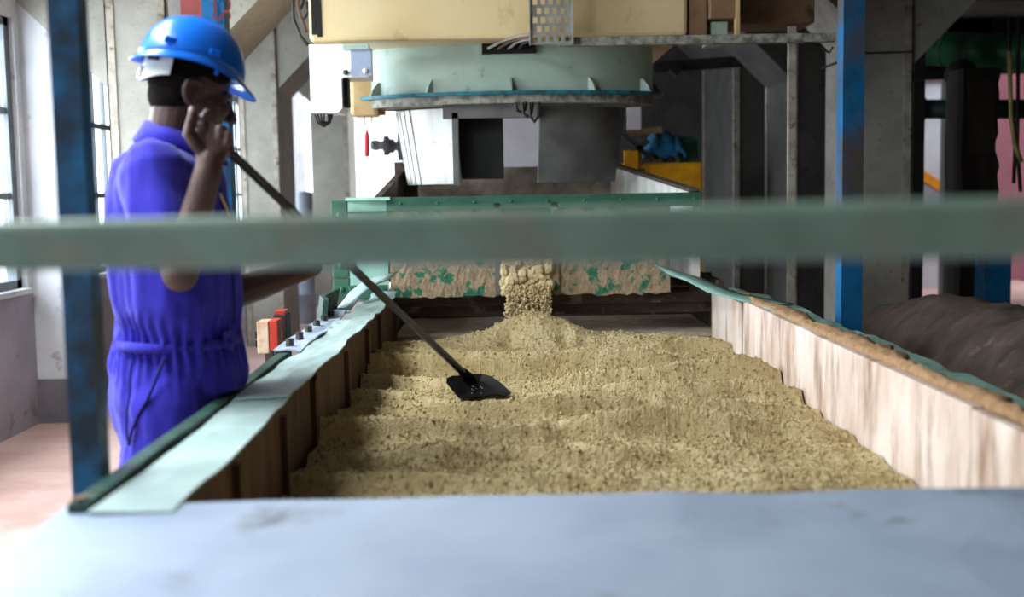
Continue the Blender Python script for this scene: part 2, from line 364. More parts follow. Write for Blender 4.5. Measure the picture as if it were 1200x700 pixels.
# cross beam above the left window bay and ceiling beams over frames
for d, nm in ((7.05, 'beam over the worker'), (10.55, 'beam over the window bays'), (14.25, 'beam at the far end')):
    tag(MB().box((WX, d, 2.98), (7.0 if d < 12 else -1.16, d + .7, 3.25)).build('trim_%d' % int(d), 'ceil'), kind='structure')

# ================================================================== FERMENTING TROUGH
RIM = .85; XI0, XI1 = -.555, 1.02; XO0, XO1 = -.70, 1.23; Y0, Y1 = 1.885, 5.7; BED = .617
tr = thing('fermenting_trough', (.25, 3.7, 0), 'long metal trough full of crumbly brown tea under a feed hopper', 'trough')
# front plate
ln = []
for j in range(9):
    y = .95 + (Y0 - .95) * j / 8
    ln.append([(XO0 - .03 + (XO1 - XO0 + .06) * i / 24, y, RIM + .004 * float(noise3(i * .5, j * .6)) - (.01 * (1 - j / 8))) for i in range(25)])
MB().strip(ln, .012).build('front_plate', 'sheet', tr, smooth=False)
MB().box((XO0, .97, .45), (XO1, .985, RIM - .03)).build('front_apron', 'sheet', tr)
MB().box((XI0, Y0 - .02, .5), (XI1, Y0 - .005, RIM - .015)).build('end_panel', 'panelshade', tr)
MB().box((XI0 - .03, .99, .47), (XI1 + .03, 6.7, .5)).build('tray', 'plank', tr)
# side panels (planks of the lining)
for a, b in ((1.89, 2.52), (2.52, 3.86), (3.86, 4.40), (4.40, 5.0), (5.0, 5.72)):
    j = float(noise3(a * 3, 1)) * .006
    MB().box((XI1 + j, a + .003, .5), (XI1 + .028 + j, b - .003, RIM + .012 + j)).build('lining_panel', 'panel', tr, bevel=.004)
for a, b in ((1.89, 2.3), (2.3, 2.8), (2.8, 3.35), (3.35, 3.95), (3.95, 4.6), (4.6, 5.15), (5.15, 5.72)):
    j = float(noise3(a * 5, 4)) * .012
    MB().box((XI0 - .025 + j, a + .004, .5), (XI0 + j, b - .004, RIM - .004)).build('lining_panel', 'panelshade', tr, bevel=.003)
    MB().box((XI0 + j, b - .03, .5), (XI0 + .016 + j, b - .006, RIM - .03)).build('batten', 'panelshade', tr)
# outer skins and legs
MB().box((XO0, .99, .42), (XO0 + .012, 5.7, RIM - .03)).build('outer_skin', 'green', tr)
MB().box((XO1 - .012, .99, .42), (XO1, 5.7, RIM - .03)).build('outer_skin', 'green', tr)
for y in (1.2, 3.4, 5.5):
    for x in (XO0 + .04, XO1 - .04):
        MB().box((x - .035, y - .035, 0), (x + .035, y + .035, .47)).build('leg', 'green', tr)
# left rim sheets, bent and overlapping
def rim_sheet(name, m, ya, yb, xa, xb, lift, seed, amp=.006, sag=0, wig=.006):
    n = max(6, int((yb - ya) / .05)); L = []
    for j in range(n + 1):
        t = j / n; y = ya + (yb - ya) * t; row = []
        for i in range(7):
            s = i / 6; e = wig * float(fbm(y * 3 + seed, 3 * seed)) * (1 if s in (0, 1) else 0)
            row.append((xa + (xb - xa) * s + e, y, RIM + lift + sag * s + amp * float(fbm(y * 5 + seed, s * 2)) + .012 * math.exp(-((t - 1) / .06) ** 2)))
        L.append(row)
    return MB().strip(L, .005).build(name, m, tr, smooth=False)
rim_sheet('rim_sheet', 'mint', Y0 - .06, 2.86, XO0 + .03, XI0 + .02, .004, 1, .002)
rim_sheet('rim_sheet', 'mint', 2.80, 4.42, XO0 + .045, XI0 + .03, .014, 2, .005, wig=.012)
rim_sheet('rim_sheet', 'mint', 4.34, 5.55, XO0 + .06, XI0 + .03, .024, 3, .006, wig=.016)
# dark green outer lip, upturned
def lip(name, m, ya, yb, x, z0, h, th, seed, amp):
    n = max(4, int((yb - ya) / .06)); rings = []
    for j in range(n + 1):
        y = ya + (yb - ya) * j / n; e = amp * float(fbm(y * 4 + seed, seed)); e2 = amp * float(fbm(y * 3 + seed, 9 + seed))
        rings.append([Vector((x + e, y, z0)), Vector((x + th + e, y, z0)), Vector((x + th + e + e2, y, z0 + h + e2)), Vector((x + e + e2, y, z0 + h + e2))])
    return MB().loft(rings).build(name, m, tr)
lip('outer_lip', 'dkgreen', 1.84, 3.62, XO0 - .012, RIM - .05, .062, .03, 1, .004)
lip('outer_lip', 'dkgreen', 4.5, 5.0, XO0 - .03, RIM - .03, .11, .02, 5, .03)
# bolted flange strip
fl = rim_sheet('bolted_flange', 'sheet', 3.62, 4.72, XO0 - .03, XO0 + .055, .022, 6, .006)
for k in range(6):
    y = 3.72 + k * .18
    MB().tube([(XO0 + .005, y, RIM + .015), (XO0 + .005, y, RIM + .045)], .014, 6).build('bolt', 'bolt', fl)
# curled far ends of the rims
def curl(name, m, pts, w, th=.006):
    L = []
    for (p, tw) in pts:
        p = Vector(p); a = Vector((math.cos(tw), 0, math.sin(tw))) * (w / 2)
        L.append([p - a, p - a * .3 + Vector((0, 0, .004)), p + a * .3, p + a])
    return MB().strip(L, th).build(name, m, tr, smooth=True)
curl('curled_strip', 'mint', [((-.69, 4.7, .875), .1), (P(395, 366, 4.95), .2), (P(410, 352, 5.1), .5), (P(424, 338, 5.25), .3), (P(438, 330, 5.4), .1), (P(452, 322, 5.55), .25)], .12)
curl('curled_strip', 'mint2', [((1.14, 4.9, .862), 0), (P(850, 343, 5.1), -.1), (P(825, 332, 5.3), -.2), (P(805, 324, 5.45), -.15), (P(785, 315, 5.62), -.3)], .16)
# right rim: green lip sheets with a ribbon of tea dust
rim_sheet('rim_sheet', 'mint2', 1.8, 3.12, XI1 + .03, XO1 + .02, .0, 11, .006, -.02, .01)
rim_sheet('rim_sheet', 'mint2', 3.06, 4.3, XI1 + .03, XO1 + .01, .008, 12, .01, -.02, .01)
rim_sheet('rim_sheet', 'mint2', 4.24, 5.4, XI1 + .03, XO1, .016, 13, .01, -.02, .012)
L = []
for j in range(140):
    y = 2.25 + 3.0 * j / 139; w = (.066 + .03 * float(fbm(y * 2.2, 3))) * min(1, (y - 2.2) / .35) + .012 * float(fbm(y * 14, 5)); w = max(w, .015)
    L.append([(XI1 + .03 + w * i / 6, y, RIM + .022 + .012 * math.sin(math.pi * min(1, i / 6 + .06)) + .006 * float(fbm(y * 30, i * 1.7))) for i in range(7)])
tag(MB().strip(L, .03).build('dust_ribbon', 'dust', tr, smooth=True), kind='stuff')
# bolt with rust at the corner of the front plate
cn = P(95, 598, 1.86)
MB().tube([(cn.x, cn.y, RIM - .01), (cn.x, cn.y, RIM + .02)], .014, 6).build('bolt', 'cablebrown', tr)
# far end wall planks under the hopper
for k, (z0, z1, y) in enumerate(((.5, .64, 6.6), (.645, .72, 6.58), (.725, .80, 6.6), (.805, .88, 6.57))):
    MB().box((XI0 - .05, y, z0), (XI1 + .15, y + .03, z1)).build('end_plank', 'plank', tr, bevel=.004)
MB().box((XI0 - .02, 5.68, .5), (XI0 - .05, 6.6, .86)).build('end_cheek', 'plank', tr)
MB().box((XI1 + .03, 5.72, .5), (XI1 + .06, 6.6, .9)).build('end_cheek', 'plank', tr)
MB().box((XI0, 5.75, .62), (XI1 + .03, 6.58, .645)).build('dusty_tray', 'dustpale', tr)
for z, y in ((.79, 5.78), (.735, 5.84)):
    MB().box((XI0 - .02, y, z), (XI1 + .03, y + .03, z + .05)).build('cross_plank', 'plank', tr, bevel=.004)

# ------------------------------------------------------------------ the bed of tea
nx, ny = 300, 560
xs = np.linspace(XI0 + .004, XI1 - .004, nx); ys = np.linspace(1.9, 5.98, ny)
X, Y = np.meshgrid(xs, ys)
Z = np.full_like(X, BED - .012)
ridges = [2.2, 2.52, 2.86, 3.12, 3.42, 3.74, 4.02, 4.32, 4.62, 4.92, 5.2]
for k, yk in enumerate(ridges):
    c = yk + .055 * fbm(X * 1.5 + 7 * k, np.full_like(X, k * 3.1), o=3) + .010 * fbm(X * 7, np.full_like(X, k * 2.3 + 40), o=2)
    h = .066 * (1 - .5 * np.exp(-((X - XI1) / .08) ** 2)) * np.clip(1 + .8 * noise3(X * 2.2 + k * 3, np.full_like(X, k * 1.9)), .15, 2) * (.8 + .35 * ((k * 37) % 10) / 10) * (.55 if k < 4 else .8 if k < 6 else 1)
    uu = Y - c
    prof = np.where(uu < 0, np.exp(-(uu / .026) ** 2), np.exp(-(np.clip(uu, 0, None) / .2) ** 1.4))
    Z += h * prof
heapz = .085 * np.exp(-((X - .12) / .2) ** 2 - ((Y - 5.52) / .13) ** 2) + .085 * np.exp(-np.abs((X - .14) / .52) ** 3 - ((Y - 5.48) / .15) ** 2)
heapz += .035 * np.exp(-((X - .72) / .2) ** 2 - ((Y - 5.35) / .09) ** 2)
Z += heapz
Z -= .05 * np.exp(-((X - .02) / .05) ** 2 - ((Y - 5.38) / .05) ** 2) * 1.2
Z -= .03 * np.exp(-((X - .27) / .03) ** 2 - ((Y - 5.36) / .05) ** 2)
big = fbm(X * 5, Y * 5, 2.0, 3); med = fbm(X * 22, Y * 16, 5.0, 3); fine = fbm(X * 70, Y * 60, 9.0, 2)
Z += .010 * big + .0050 * np.maximum(med, -.4) + .0045 * (.45 - np.abs(fine)) + .004 * (.4 - np.abs(noise3(X * 45, Y * 40, 2.2)))
lump = np.clip(noise3(X * 34, Y * 30, 3.3) - .5, 0, 1); Z += .016 * lump
pit = np.clip(noise3(X * 6, Y * 15, 7.7) - .45, 0, 1) * np.clip(noise3(X * 1.5, Y * 2, 1.1) + .4, 0, 1); Z -= .06 * pit
fl_ = np.exp(-((X + .1) / .22) ** 2 - ((Y - 4.0) / .2) ** 2); Z = Z * (1 - fl_) + fl_ * np.minimum(Z, BED + .008)
Z = np.where(Y > 5.75, Z - (Y - 5.75) * .12, Z)
vs = np.stack([X, Y, Z], -1).reshape(-1, 3) - np.array(tr['base'])
idx = np.arange(nx * ny).reshape(ny, nx)
fs = np.stack([idx[:-1, :-1], idx[:-1, 1:], idx[1:, 1:], idx[1:, :-1]], -1).reshape(-1, 4)
me = bpy.data.meshes.new('tea_bed'); me.from_pydata(vs.tolist(), [], fs.tolist()); me.materials.append(MT['tea'])
bed = bpy.data.objects.new('tea_bed', me); COL.objects.link(bed)
bed.location = tr['base']
tag(bed, 'crumbly brown tea spread in ridges along the trough', 'tea', kind='stuff')
def tea_z(x, y):
    i = int(round((x - xs[0]) / (xs[1] - xs[0]))); j = int(round((y - ys[0]) / (ys[1] - ys[0])))
    return float(Z[min(max(j, 0), ny - 1), min(max(i, 0), nx - 1)])
# loose crumbs lying on the bed
OCT = [(1, 0, 0), (-1, 0, 0), (0, 1, 0), (0, -1, 0), (0, 0, 1), (0, 0, -1)]
OCF = [(0, 2, 4), (2, 1, 4), (1, 3, 4), (3, 0, 4), (2, 0, 5), (1, 2, 5), (3, 1, 5), (0, 3, 5)]
cr = MB()
for k in range(15000):
    x = random.uniform(XI0 + .02, XI1 - .02); y = 2.6 + 3.1 * random.random(); r = random.choice((.002, .0025, .003, .003, .004, .004, .005, .0075))
    z = tea_z(x, y) + r * .4; q = [random.uniform(.6, 1.3) for _ in range(6)]
    cr.add([(x + a * r * q[i], y + b * r * q[i], z + c * r * q[i]) for i, (a, b, c) in enumerate(OCT)], OCF)
tag(cr.build('tea_crumbs', 'tea', None, fix=False), 'loose tea crumbs scattered over the tea bed', 'tea', kind='stuff')
# ------------------------------------------------------------------ feed hopper
HD = 5.7
hp = thing('feed_hopper', (.1, HD + .6, .83), 'green tea-crusted feed hopper spilling tea into the trough', 'hopper')
xl, xr = P(457, 300, HD).x, P(785, 330, HD).x
sl, sr = P(585, 330, HD).x, P(650, 330, HD).x
zb = .845
def crust_panel(xa, xb, seed):
    L = []
    for j in range(15):
        z = zb + (1.30 - zb) * j / 14
        L.append([(xa + (xb - xa) * i / 40, HD - .012 - (.004 * max(0, float(fbm(i * .5 + seed, j * .5))) if j < 9 else 0), z + (0.008 * float(noise3(i * .4, seed)) if j == 0 else 0)) for i in range(41)])
    m = MB(); n = 41; vsx = [Vector(p) for l in L for p in l]; k = len(vsx); back = [Vector((p.x, HD + .02, p.z)) for p in vsx]
    f = []
    for j in range(14):
        for i in range(40):
            q = (j * n + i, j * n + i + 1, (j + 1) * n + i + 1, (j + 1) * n + i); f.append(q); f.append(tuple(x + k for x in reversed(q)))
    for i in range(40):
        for j in (0, 14): a = j * n + i; f.append((a, a + 1, a + 1 + k, a + k))
    for j in range(14):
        for i in (0, 40): a = j * n + i; f.append((a, a + n, a + n + k, a + k))
    m.add(vsx + back, f); return m
crust_panel(xl, sl, 1).build('front_panel', 'crust', hp)
crust_panel(sr, xr, 2).build('front_panel', 'crust', hp)
MB().box((sl - .02, HD - .03, zb + .02), (sl + .012, HD + .02, 1.3)).build('slot_jamb', 'greycone', hp)
MB().box((sr - .012, HD - .03, zb + .02), (sr + .02, HD + .02, 1.3)).build('slot_jamb', 'crust', hp)
ztop = zat(600, 229, HD)
MB().box((sl, HD - .005, 1.06), (sr, HD + .015, 1.29)).build('slot_gate', 'green', hp, bevel=.003)
xlo, xro = P(437, 230, HD).x, P(822, 224, HD).x
xm0, xm1 = P(411, 300, HD).x, P(455, 300, HD).x
MB().box((xl - .01, HD - .03, 1.27), (xro, HD + .04, ztop)).build('top_beam', 'green', hp, bevel=.004)
for k in range(9):
    x = xl + .06 + k * (xro - xl - .1) / 8
    MB().sph((x, HD - .032, ztop - .03), .009, 6, 4).build('rivet', 'gbolt', hp)
# mint corner plate and green bolted brackets at its left
cp = MB(); cp.prism([(xm0, HD - .05, .83), (xm1, HD - .015, .83), (xm1, HD - .015, ztop), (xm0, HD - .05, ztop)], (0, .02, 0)); cp.build('corner_plate', 'mintplate', hp)
MB().box((xm0 - .002, HD - .055, ztop - .075), (xm1, HD - .03, ztop - .065)).build('plate_seam', 'green', hp)
MB().box((xm0 - .01, HD - .06, ztop - .012), (xm1 + .02, HD + .03, ztop + .002)).build('plate_cap', 'mintplate', hp)
xb0 = P(391, 300, HD).x
for z0, z1 in ((.955, ztop - .01), (.845, .945)):
    b = MB().box((xb0, HD - .05, z0), (xm0 - .004, HD + .04, z1)).build('bracket', 'green', hp, bevel=.004)
    for zz in ([z0 + .06, z1 - .07] if z1 - z0 > .2 else [(z0 + z1) / 2]):
        MB().sph(((xb0 + xm0) / 2, HD - .052, zz), .016, 8, 6).build('bolt', 'gbolt', b)
MB().box((xm0 - .004, HD - .075, .85), (xm1, HD - .055, .915)).build('bracket', 'green', hp, bevel=.003)
MB().sph((xm1 - .03, HD - .077, .885), .014, 8, 6).build('bolt', 'gbolt', hp)
# sloping side walls and back of the hopper
pl0, pl1 = P(439, 230, HD + .04), P(468, 199, 7.05)
MB().prism([(pl0.x, pl0.y, .9), (pl0.x, pl0.y, pl0.z), (pl1.x, pl1.y, pl1.z), (pl1.x, pl1.y, .9)], (.035, 0, 0)).build('side_wall', 'plank', hp)
pr0, pr1 = P(820, 224, HD + .04), P(722, 193, 7.05)
MB().prism([(pr0.x, pr0.y, .9), (pr0.x, pr0.y, pr0.z), (pr1.x, pr1.y, pr1.z), (pr1.x, pr1.y, .9)], (-.035, 0, 0)).build('side_wall', 'whitecone', hp)
MB().prism([(pr0.x, pr0.y, pr0.z - .005), (pr0.x, pr0.y, pr0.z + .012), (pr1.x, pr1.y, pr1.z + .012), (pr1.x, pr1.y, pr1.z - .005)], (-.05, 0, 0)).build('side_cap', 'plank', hp)
bx0, bx1 = P(476, 200, 7.1).x, P(716, 200, 7.1).x
MB().box((bx0, 7.1, .9), (bx1, 7.13, zat(600, 196, 7.1))).build('back_wall', 'dustpale', hp)
for px in (462, 471, 479):
    a = P(px, 190 + (px - 462) * .3, 6.95); MB().box((a.x, 6.93, .95), (a.x + .045, 7.05, a.z)).build('timber_post', 'plank', hp, bevel=.003)
for px, mm in ((728, 'whitecone'), (744, 'greycone')):
    a = P(px, 198, 6.9); MB().box((a.x, 6.9, .95), (a.x + .06, 6.93, a.z)).build('back_slat', mm, hp)
# legs of hopper
for x in (xlo + .05, xro - .08):
    for y in (6.72, 7.0):
        MB().box((x, y, 0), (x + .06, y + .06, .9)).build('leg', 'green', hp)
# falling tea: clotted tongue in the slot and loose granules under it
tg = MB()
for k in range(340):
    x = sl + .02 + (sr - sl - .04) * random.random(); t = random.random(); z = .865 + t * .20 + (.05 if t > .8 else 0) * random.random()
    r = random.uniform(.012, .03); tg.ell((x, HD - .01 - .05 * random.random() * (1 - t * .4), z), ((r, 0, 0), (0, r, 0), (0, 0, r * random.uniform(.7, 1.2))), 6, 5)
for k in range(1500):
    t = random.random(); x = sl + .03 + (sr - sl - .06) * random.random() + .02 * (random.random() - .5); z = .70 + .2 * t; y = HD - .05 - .12 * random.random() * (1 - t) - .03
    r = random.uniform(.004, .010); q = [random.uniform(.6, 1.4) for _ in range(6)]
    tg.add([(x + a * r * q[i], y + b * r * q[i], z + c * r * q[i]) for i, (a, b, c) in enumerate(OCT)], OCF)
tag(tg.build('falling_tea', 'tea', None, fix=False), 'clotted tea pouring from the hopper slot onto the heap', 'tea', kind='stuff')

# ================================================================== BIG MACHINE OVER THE HOPPER
MD = 6.0
mc = thing('rolling_machine', (.0, 6.9, 1.36), 'large cream and mint machine with round drum above the hopper', 'machine')
cxm = P(598, 100, 6.5).x; HA = (765 - 430) / 2 / FPX * 6.4; HBK = .30; CY = 6.5
def ering(sa, sb, z, n=64, cy=CY): return [Vector((cxm + sa * math.cos(2 * math.pi * k / n), cy + sb * math.sin(2 * math.pi * k / n), z)) for k in range(n)]
zf = zat(600, 108, 6.2); zt = zat(600, 40, 6.2); zf2 = zat(600, 121, 6.2)
dr = MB().loft([ering(HA, HBK, zf), ering(HA, HBK, zt)]).build('drum', 'drum', mc); smooth_angle(dr)
smooth_angle(MB().loft([ering(HA + .055, HBK + .05, zf - .014), ering(HA + .055, HBK + .05, zf + .004)]).build('drum_flange', 'teal', mc))
smooth_angle(MB().loft([ering(HA + .0, HBK + .02, zf2), ering(HA + .0, HBK + .02, zf - .014)]).build('drum_ring', 'dirty', mc))
for k in range(-3, 4):
    th = math.radians(-90 + 32 * k); dx, dy = math.cos(th), math.sin(th)
    p = Vector((cxm + HA * dx, CY + HBK * dy, zf + .004)); o = Vector((dx * HA, dy * HBK, 0)); o = Vector((dx, dy, 0)); s = Vector((-dy, dx, 0)) * .012
    poly = [p - o * .01 - s / 2, p + o * .055 - s / 2, p + o * .04 + Vector((0, 0, .035)) - s / 2, p + o * .01 + Vector((0, 0, .07)) - s / 2, p - o * .01 + Vector((0, 0, .07)) - s / 2]
    MB().prism(poly, s).build('gusset', 'drum' if abs(k) < 3 else 'greycone', dr)
# cream housing
hx0, hx1 = P(362, 40, MD).x, P(806, 30, MD).x; hz = zat(600, 45, MD)
hs = MB().box((hx0, MD, hz), (hx1, 7.6, 2.95)).build('housing', 'cream', mc, bevel=.02)
sx0, sx1 = P(365, 20, MD).x, P(377, 20, MD).x
for k in range(2):
    a = sx0 + k * (sx1 - sx0) * .52; MB().box((a, MD - .006, hz + .035 - k * .012), (a + (sx1 - sx0) * .46, MD + .01, 2.9)).build('louvre_slot', 'black', hs)
hy0, hy1 = P(830, 20, MD).x, P(868, 20, MD).x
MB().box((hx1 + .01, MD + .02, hz), (hy0, 6.45, 2.95)).build('side_housing', 'brownbox', mc, bevel=.01)
MB().box((hy0 + .004, MD - .02, zat(850, 22, MD)), (hy1 - .01, 6.4, 2.95)).build('side_box', 'brownbox', mc, bevel=.006)
MB().box((hy1 - .03, MD - .03, hz - .03), (hy1 - .01, MD + .02, 2.95)).build('box_edge', 'tan', mc)
MB().box((hy0 + .02, MD + .04, hz - .03), (hy1 - .06, MD + .3, zat(850, 24, MD))).build('junction_block', 'drum', mc)
MB().box((hy1, MD + .3, zat(900, 28, 6.3)), (P(955, 20, 6.3).x, 6.6, 2.95)).build('side_housing', 'brownbox', mc, bevel=.01)
# recess with leads in the drum face
ra, rb = P(563, 55, 6.2), P(628, 55, 6.2)
yd = 6.185
MB().box((ra.x, yd, zat(590, 63, 6.19)), (rb.x, yd + .1, zat(590, 48, 6.19))).build('lead_recess', 'black', dr)
MB().box((ra.x - .006, yd - .006, zat(590, 64, 6.19)), (ra.x + .008, yd + .02, zat(590, 47, 6.19))).build('recess_edge', 'drum', dr)
for k in range(4):
    a = P(572 + 12 * k, 57, yd - .005); b = P(622, 40 + 3 * k, 5.86)
    MB().tube([a, a.lerp(b, .35) + Vector((0, -.02, .012)), a.lerp(b, .7) + Vector((0, -.01, .01)), b], .008, 6).build('lead', ['cablegrey', 'cablebrown', 'cablegrey', 'cable'][k], dr)
# skirt cone: white left shell, dark right shell, openings
zc0 = zat(600, 122, 6.1); zc1 = zat(600, 214, 6.1)
RTc, RBc = 135 / FPX * 6.5, 122 / FPX * 6.5
def shell(a0, a1, m, name, sb=.5, n=16):
    rings = []
    for k in range(n + 1):
        th = math.radians(a0 + (a1 - a0) * k / n); c, s = math.cos(th), math.sin(th)
        o = [Vector((cxm + RTc * c, CY + .1 + RTc * sb * s, zc0)), Vector((cxm + RBc * c, CY + .1 + RBc * sb * s, zc1)),
             Vector((cxm + (RBc - .02) * c, CY + .1 + (RBc - .02) * sb * s, zc1)), Vector((cxm + (RTc - .02) * c, CY + .1 + (RTc - .02) * sb * s, zc0))]
        rings.append(o)
    return MB().loft(rings).build(name, m, mc, smooth=False)
smooth_angle(shell(180, 241, 'whitecone', 'skirt_shell'))
smooth_angle(shell(284, 362, 'greycone', 'skirt_shell'))
for k in range(5):   # folded ribs of the white shell
    th = math.radians(184 + 6.5 * k); c, s = math.cos(th), math.sin(th)
    MB().bar((cxm + RTc * c * 1.004, CY + .1 + RTc * .5 * s * 1.01, zc0), (cxm + RBc * c * 1.004, CY + .1 + RBc * .5 * s * 1.01, zc1), .016, .006, (c, s, 0)).build('rib', 'whitecone', mc)
ja = P(533, 170, 6.25); MB().box((ja.x - .012, 6.24, zc1 - .01), (ja.x + .02, 6.32, zc0 - .03)).build('door_jamb', 'greycone', mc)
MB().box((ja.x - .06, 6.24, zc0 - .06), (P(632, 130, 6.25).x, 6.3, zc0 + .02)).build('door_lintel', 'greycone', mc)
MB().box((ja.x + .02, 6.36, zc1 + .03), (P(590, 170, 6.36).x, 6.95, zc0)).build('interior_shade', 'black', mc)  # black box standing in for the shade inside the skirt opening
for k in range(3):
    a = P(604 + 8 * k, 120, 6.02); b = P(616 + 8 * k, 120, 6.06); q = a.lerp(b, .5) + Vector((0, -.01, -.05 - .025 * k))
    MB().tube([a, a.lerp(q, .6) + Vector((-.01, 0, -.01)), q, b.lerp(q, .6) + Vector((.01, 0, -.01)), b], .009, 7).build('hanging_lead', 'cable', mc)
# supports of the machine (hidden behind hopper)
for x in (cxm - .5, cxm + .5): MB().box((x - .05, 7.2, 0), (x + .05, 7.3, hz)).build('support_leg', 'greycone', mc)

pn = thing('partition', (.2, 8.6, 0), 'whitewashed partition seen through the gap in the machine skirt', 'partition')
MB().box((P(560, 170, 8.6).x, 8.6, 0), (P(660, 170, 8.6).x, 8.7, 2.2)).build('sheet', 'whitewall', pn); MB().box((P(560, 170, 8.6).x, 8.56, zat(610, 206, 8.6)), (P(660, 170, 8.6).x, 8.6, zat(610, 196, 8.6))).build('ledge', 'dustpale', pn)

# white guard box, tan box and their cables
gd = thing('guard_box', P(395, 132, 5.85), 'white sheet metal guard box hanging beside the mint drum', 'guard')
gx0, gx1, gx2 = P(363, 90, 5.85).x, P(400, 90, 5.85).x, P(431, 90, 5.85).x
gz0, gz1, gz2 = zat(380, 132, 5.85), zat(380, 91, 5.85), zat(380, 52, 5.85)
poly = [(gx0, 5.85, gz0), (gx1 - .02, 5.85, gz0), (gx1, 5.85, gz0 + .02), (gx1, 5.85, gz1 - .01), (gx1 + .01, 5.85, gz1), (gx2, 5.85, gz1), (gx2, 5.85, gz2), (gx0, 5.85, gz2)]
MB().prism(poly, (0, .25, 0)).build('body', 'white', gd)
MB().box((P(411, 70, 5.84).x, 5.84, gz1 + .004), (gx2 + .02, 5.85, gz2 - .03)).build('cover_plate', 'sheet', gd)
MB().box((P(402, 55, 5.83).x, 5.82, gz2 - .03), (gx2 + .01, 5.86, gz2 - .005)).build('hinge_strip', 'drum', gd)
for px, py, mm in ((405, 85, 'bolt'), (428, 83, 'white')):
    q = P(px, py, 5.835); MB().sph(q, .014, 8, 6).build('screw', mm, gd)
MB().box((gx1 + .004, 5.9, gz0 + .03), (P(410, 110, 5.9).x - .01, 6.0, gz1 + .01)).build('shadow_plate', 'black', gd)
for k in range(4):
    a = P(368 + 4 * k, 132, 5.95); b = P(390 - 2 * k, 132, 5.98); q = a.lerp(b, .5); q.z -= .07 - .006 * k
    MB().tube([a, a.lerp(q, .55) + Vector((-.01, 0, -.012)), q, b.lerp(q, .55) + Vector((.01, 0, -.012)), b], .006, 6).build('cable_loop', 'cable', gd)
tb = thing('terminal_box', P(428, 137, 6.05), 'tan rounded terminal box behind the drum flange', 'box')
x0, x1 = P(410, 110, 6.42).x, P(442, 110, 6.42).x
MB().box((x0, 6.42, zat(425, 136, 6.42)), (x1, 6.6, zat(425, 91, 6.42))).build('body', 'tan', tb, bevel=.02)
MB().box((x1, 6.46, zat(425, 134, 6.42)), (x1 + .03, 6.56, zat(425, 120, 6.42))).build('side_gland', 'brownbox', tb)
a = P(427, 137, 6.5); b = P(436, 137, 6.5); q = P(431, 152, 6.5)
MB().tube([a, a.lerp(q, .6) + Vector((-.008, 0, 0)), q, b.lerp(q, .6) + Vector((.008, 0, 0)), b], .004, 6).build('cable_loop', 'cable', tb)
ps = MB().tube([P(430, 152, 6.5), P(430, 156, 6.5), P(430, 160, 6.5), P(430, 181, 6.5), P(430, 184, 6.5)], [.004, .01, .014, .014, .008], 10).build('pull_handle', mat('pull_red', '#d8343c', '#c02830', 8), tb, smooth=True)

# looped cables on the haunch left of the machine
cb = thing('cable_coil', P(352, 0, 6.3), 'brown cable loops hanging beside the cream housing', 'cable')
for k, pts in enumerate(([(348, -30), (343, 0), (344, 22), (352, 42), (361, 53)], [(352, -30), (349, 5), (352, 18), (357, 30), (359, 38)], [(360, -30), (355, 4), (350, 14), (355, 24), (362, 14), (360, 2)])):
    MB().tube([Vector((P(*pts[0], 6.05 + .03 * k).x, 6.05 + .03 * k, 3.25))] + [P(a, b, 6.05 + .03 * k) for a, b in pts], .009, 7).build('cable_loop', ['cable', 'cablebrown', 'cable'][k], cb, smooth=True)

# perforated cable tray + angle bar
ct = thing('cable_tray', P(646, 50, 5.85), 'upright perforated galvanised cable tray in front of the cream housing', 'cable tray')
tx0, tx1 = P(620, 20, 5.85).x, P(672, 20, 5.85).x; tz0 = zat(646, 52, 5.85); tz1 = 2.95
def perforated(xa, xb, za, zb, y, th, cols):
    m = MB(); cw = (xb - xa) / (cols * 3 + 1); rh = cw * 1.15; n = int((zb - za) / rh)
    for r in range(n):
        row = r % 3; z0 = za + r * rh; z1 = z0 + rh
        if row == 0: m.box((xa, y, z0), (xb, y + th, z1 + 1e-4)); continue
        if row == 2: m.box((xa, y, z0), (xb, y + th, z1 + 1e-4)) if False else None
        sh = cw * (1.5 if (r // 3) % 2 else 0); c = xa; stops = [xa]
        for k in range(cols):
            h0 = xa + cw * (1 + 3 * k) + sh; h1 = h0 + cw * 1.7
            if h1 < xb - cw * .5: m.box((stops[-1], y, z0), (h0, y + th, z1)); stops.append(h1)
        m.box((stops[-1], y, z0), (xb, y + th, z1))
    return m
perforated(tx0 + .006, tx1 - .006, tz0, tz1, 5.85, .004, 5).build('perforated_plate', 'galv', ct)
for x in (tx0, tx1 - .006): MB().box((x, 5.835, tz0), (x + .006, 5.885, tz1)).build('side_flange', 'galv', ct)
ab = thing('angle_bar', P(820, 44, 5.88), 'dirty steel angle bar running from the cable tray to the post', 'bar')
p0, p1 = P(655, 47, 5.9), P(978, 44, 5.9)
MB().box((p0.x, 5.885, p1.z - .02), (p1.x, 5.895, p1.z + .022)).build('web', 'dirty', ab)
MB().box((p0.x, 5.895, p1.z - .02), (p1.x, 5.945, p1.z - .012)).build('flange', 'dirty', ab)
MB().tube([P(940, 48, 5.9), P(962, 55, 5.92), P(972, 62, 5.92), P(976, 55, 5.92)], .006, 6).build('loose_cable', 'cable', ab)
pv = P(930, 30, 5.93)
MB().box((pv.x - .018, 5.95, 0.0), (pv.x + .018, 5.985, zat(930, 30, 5.93))).build('upright', 'iron', ab)

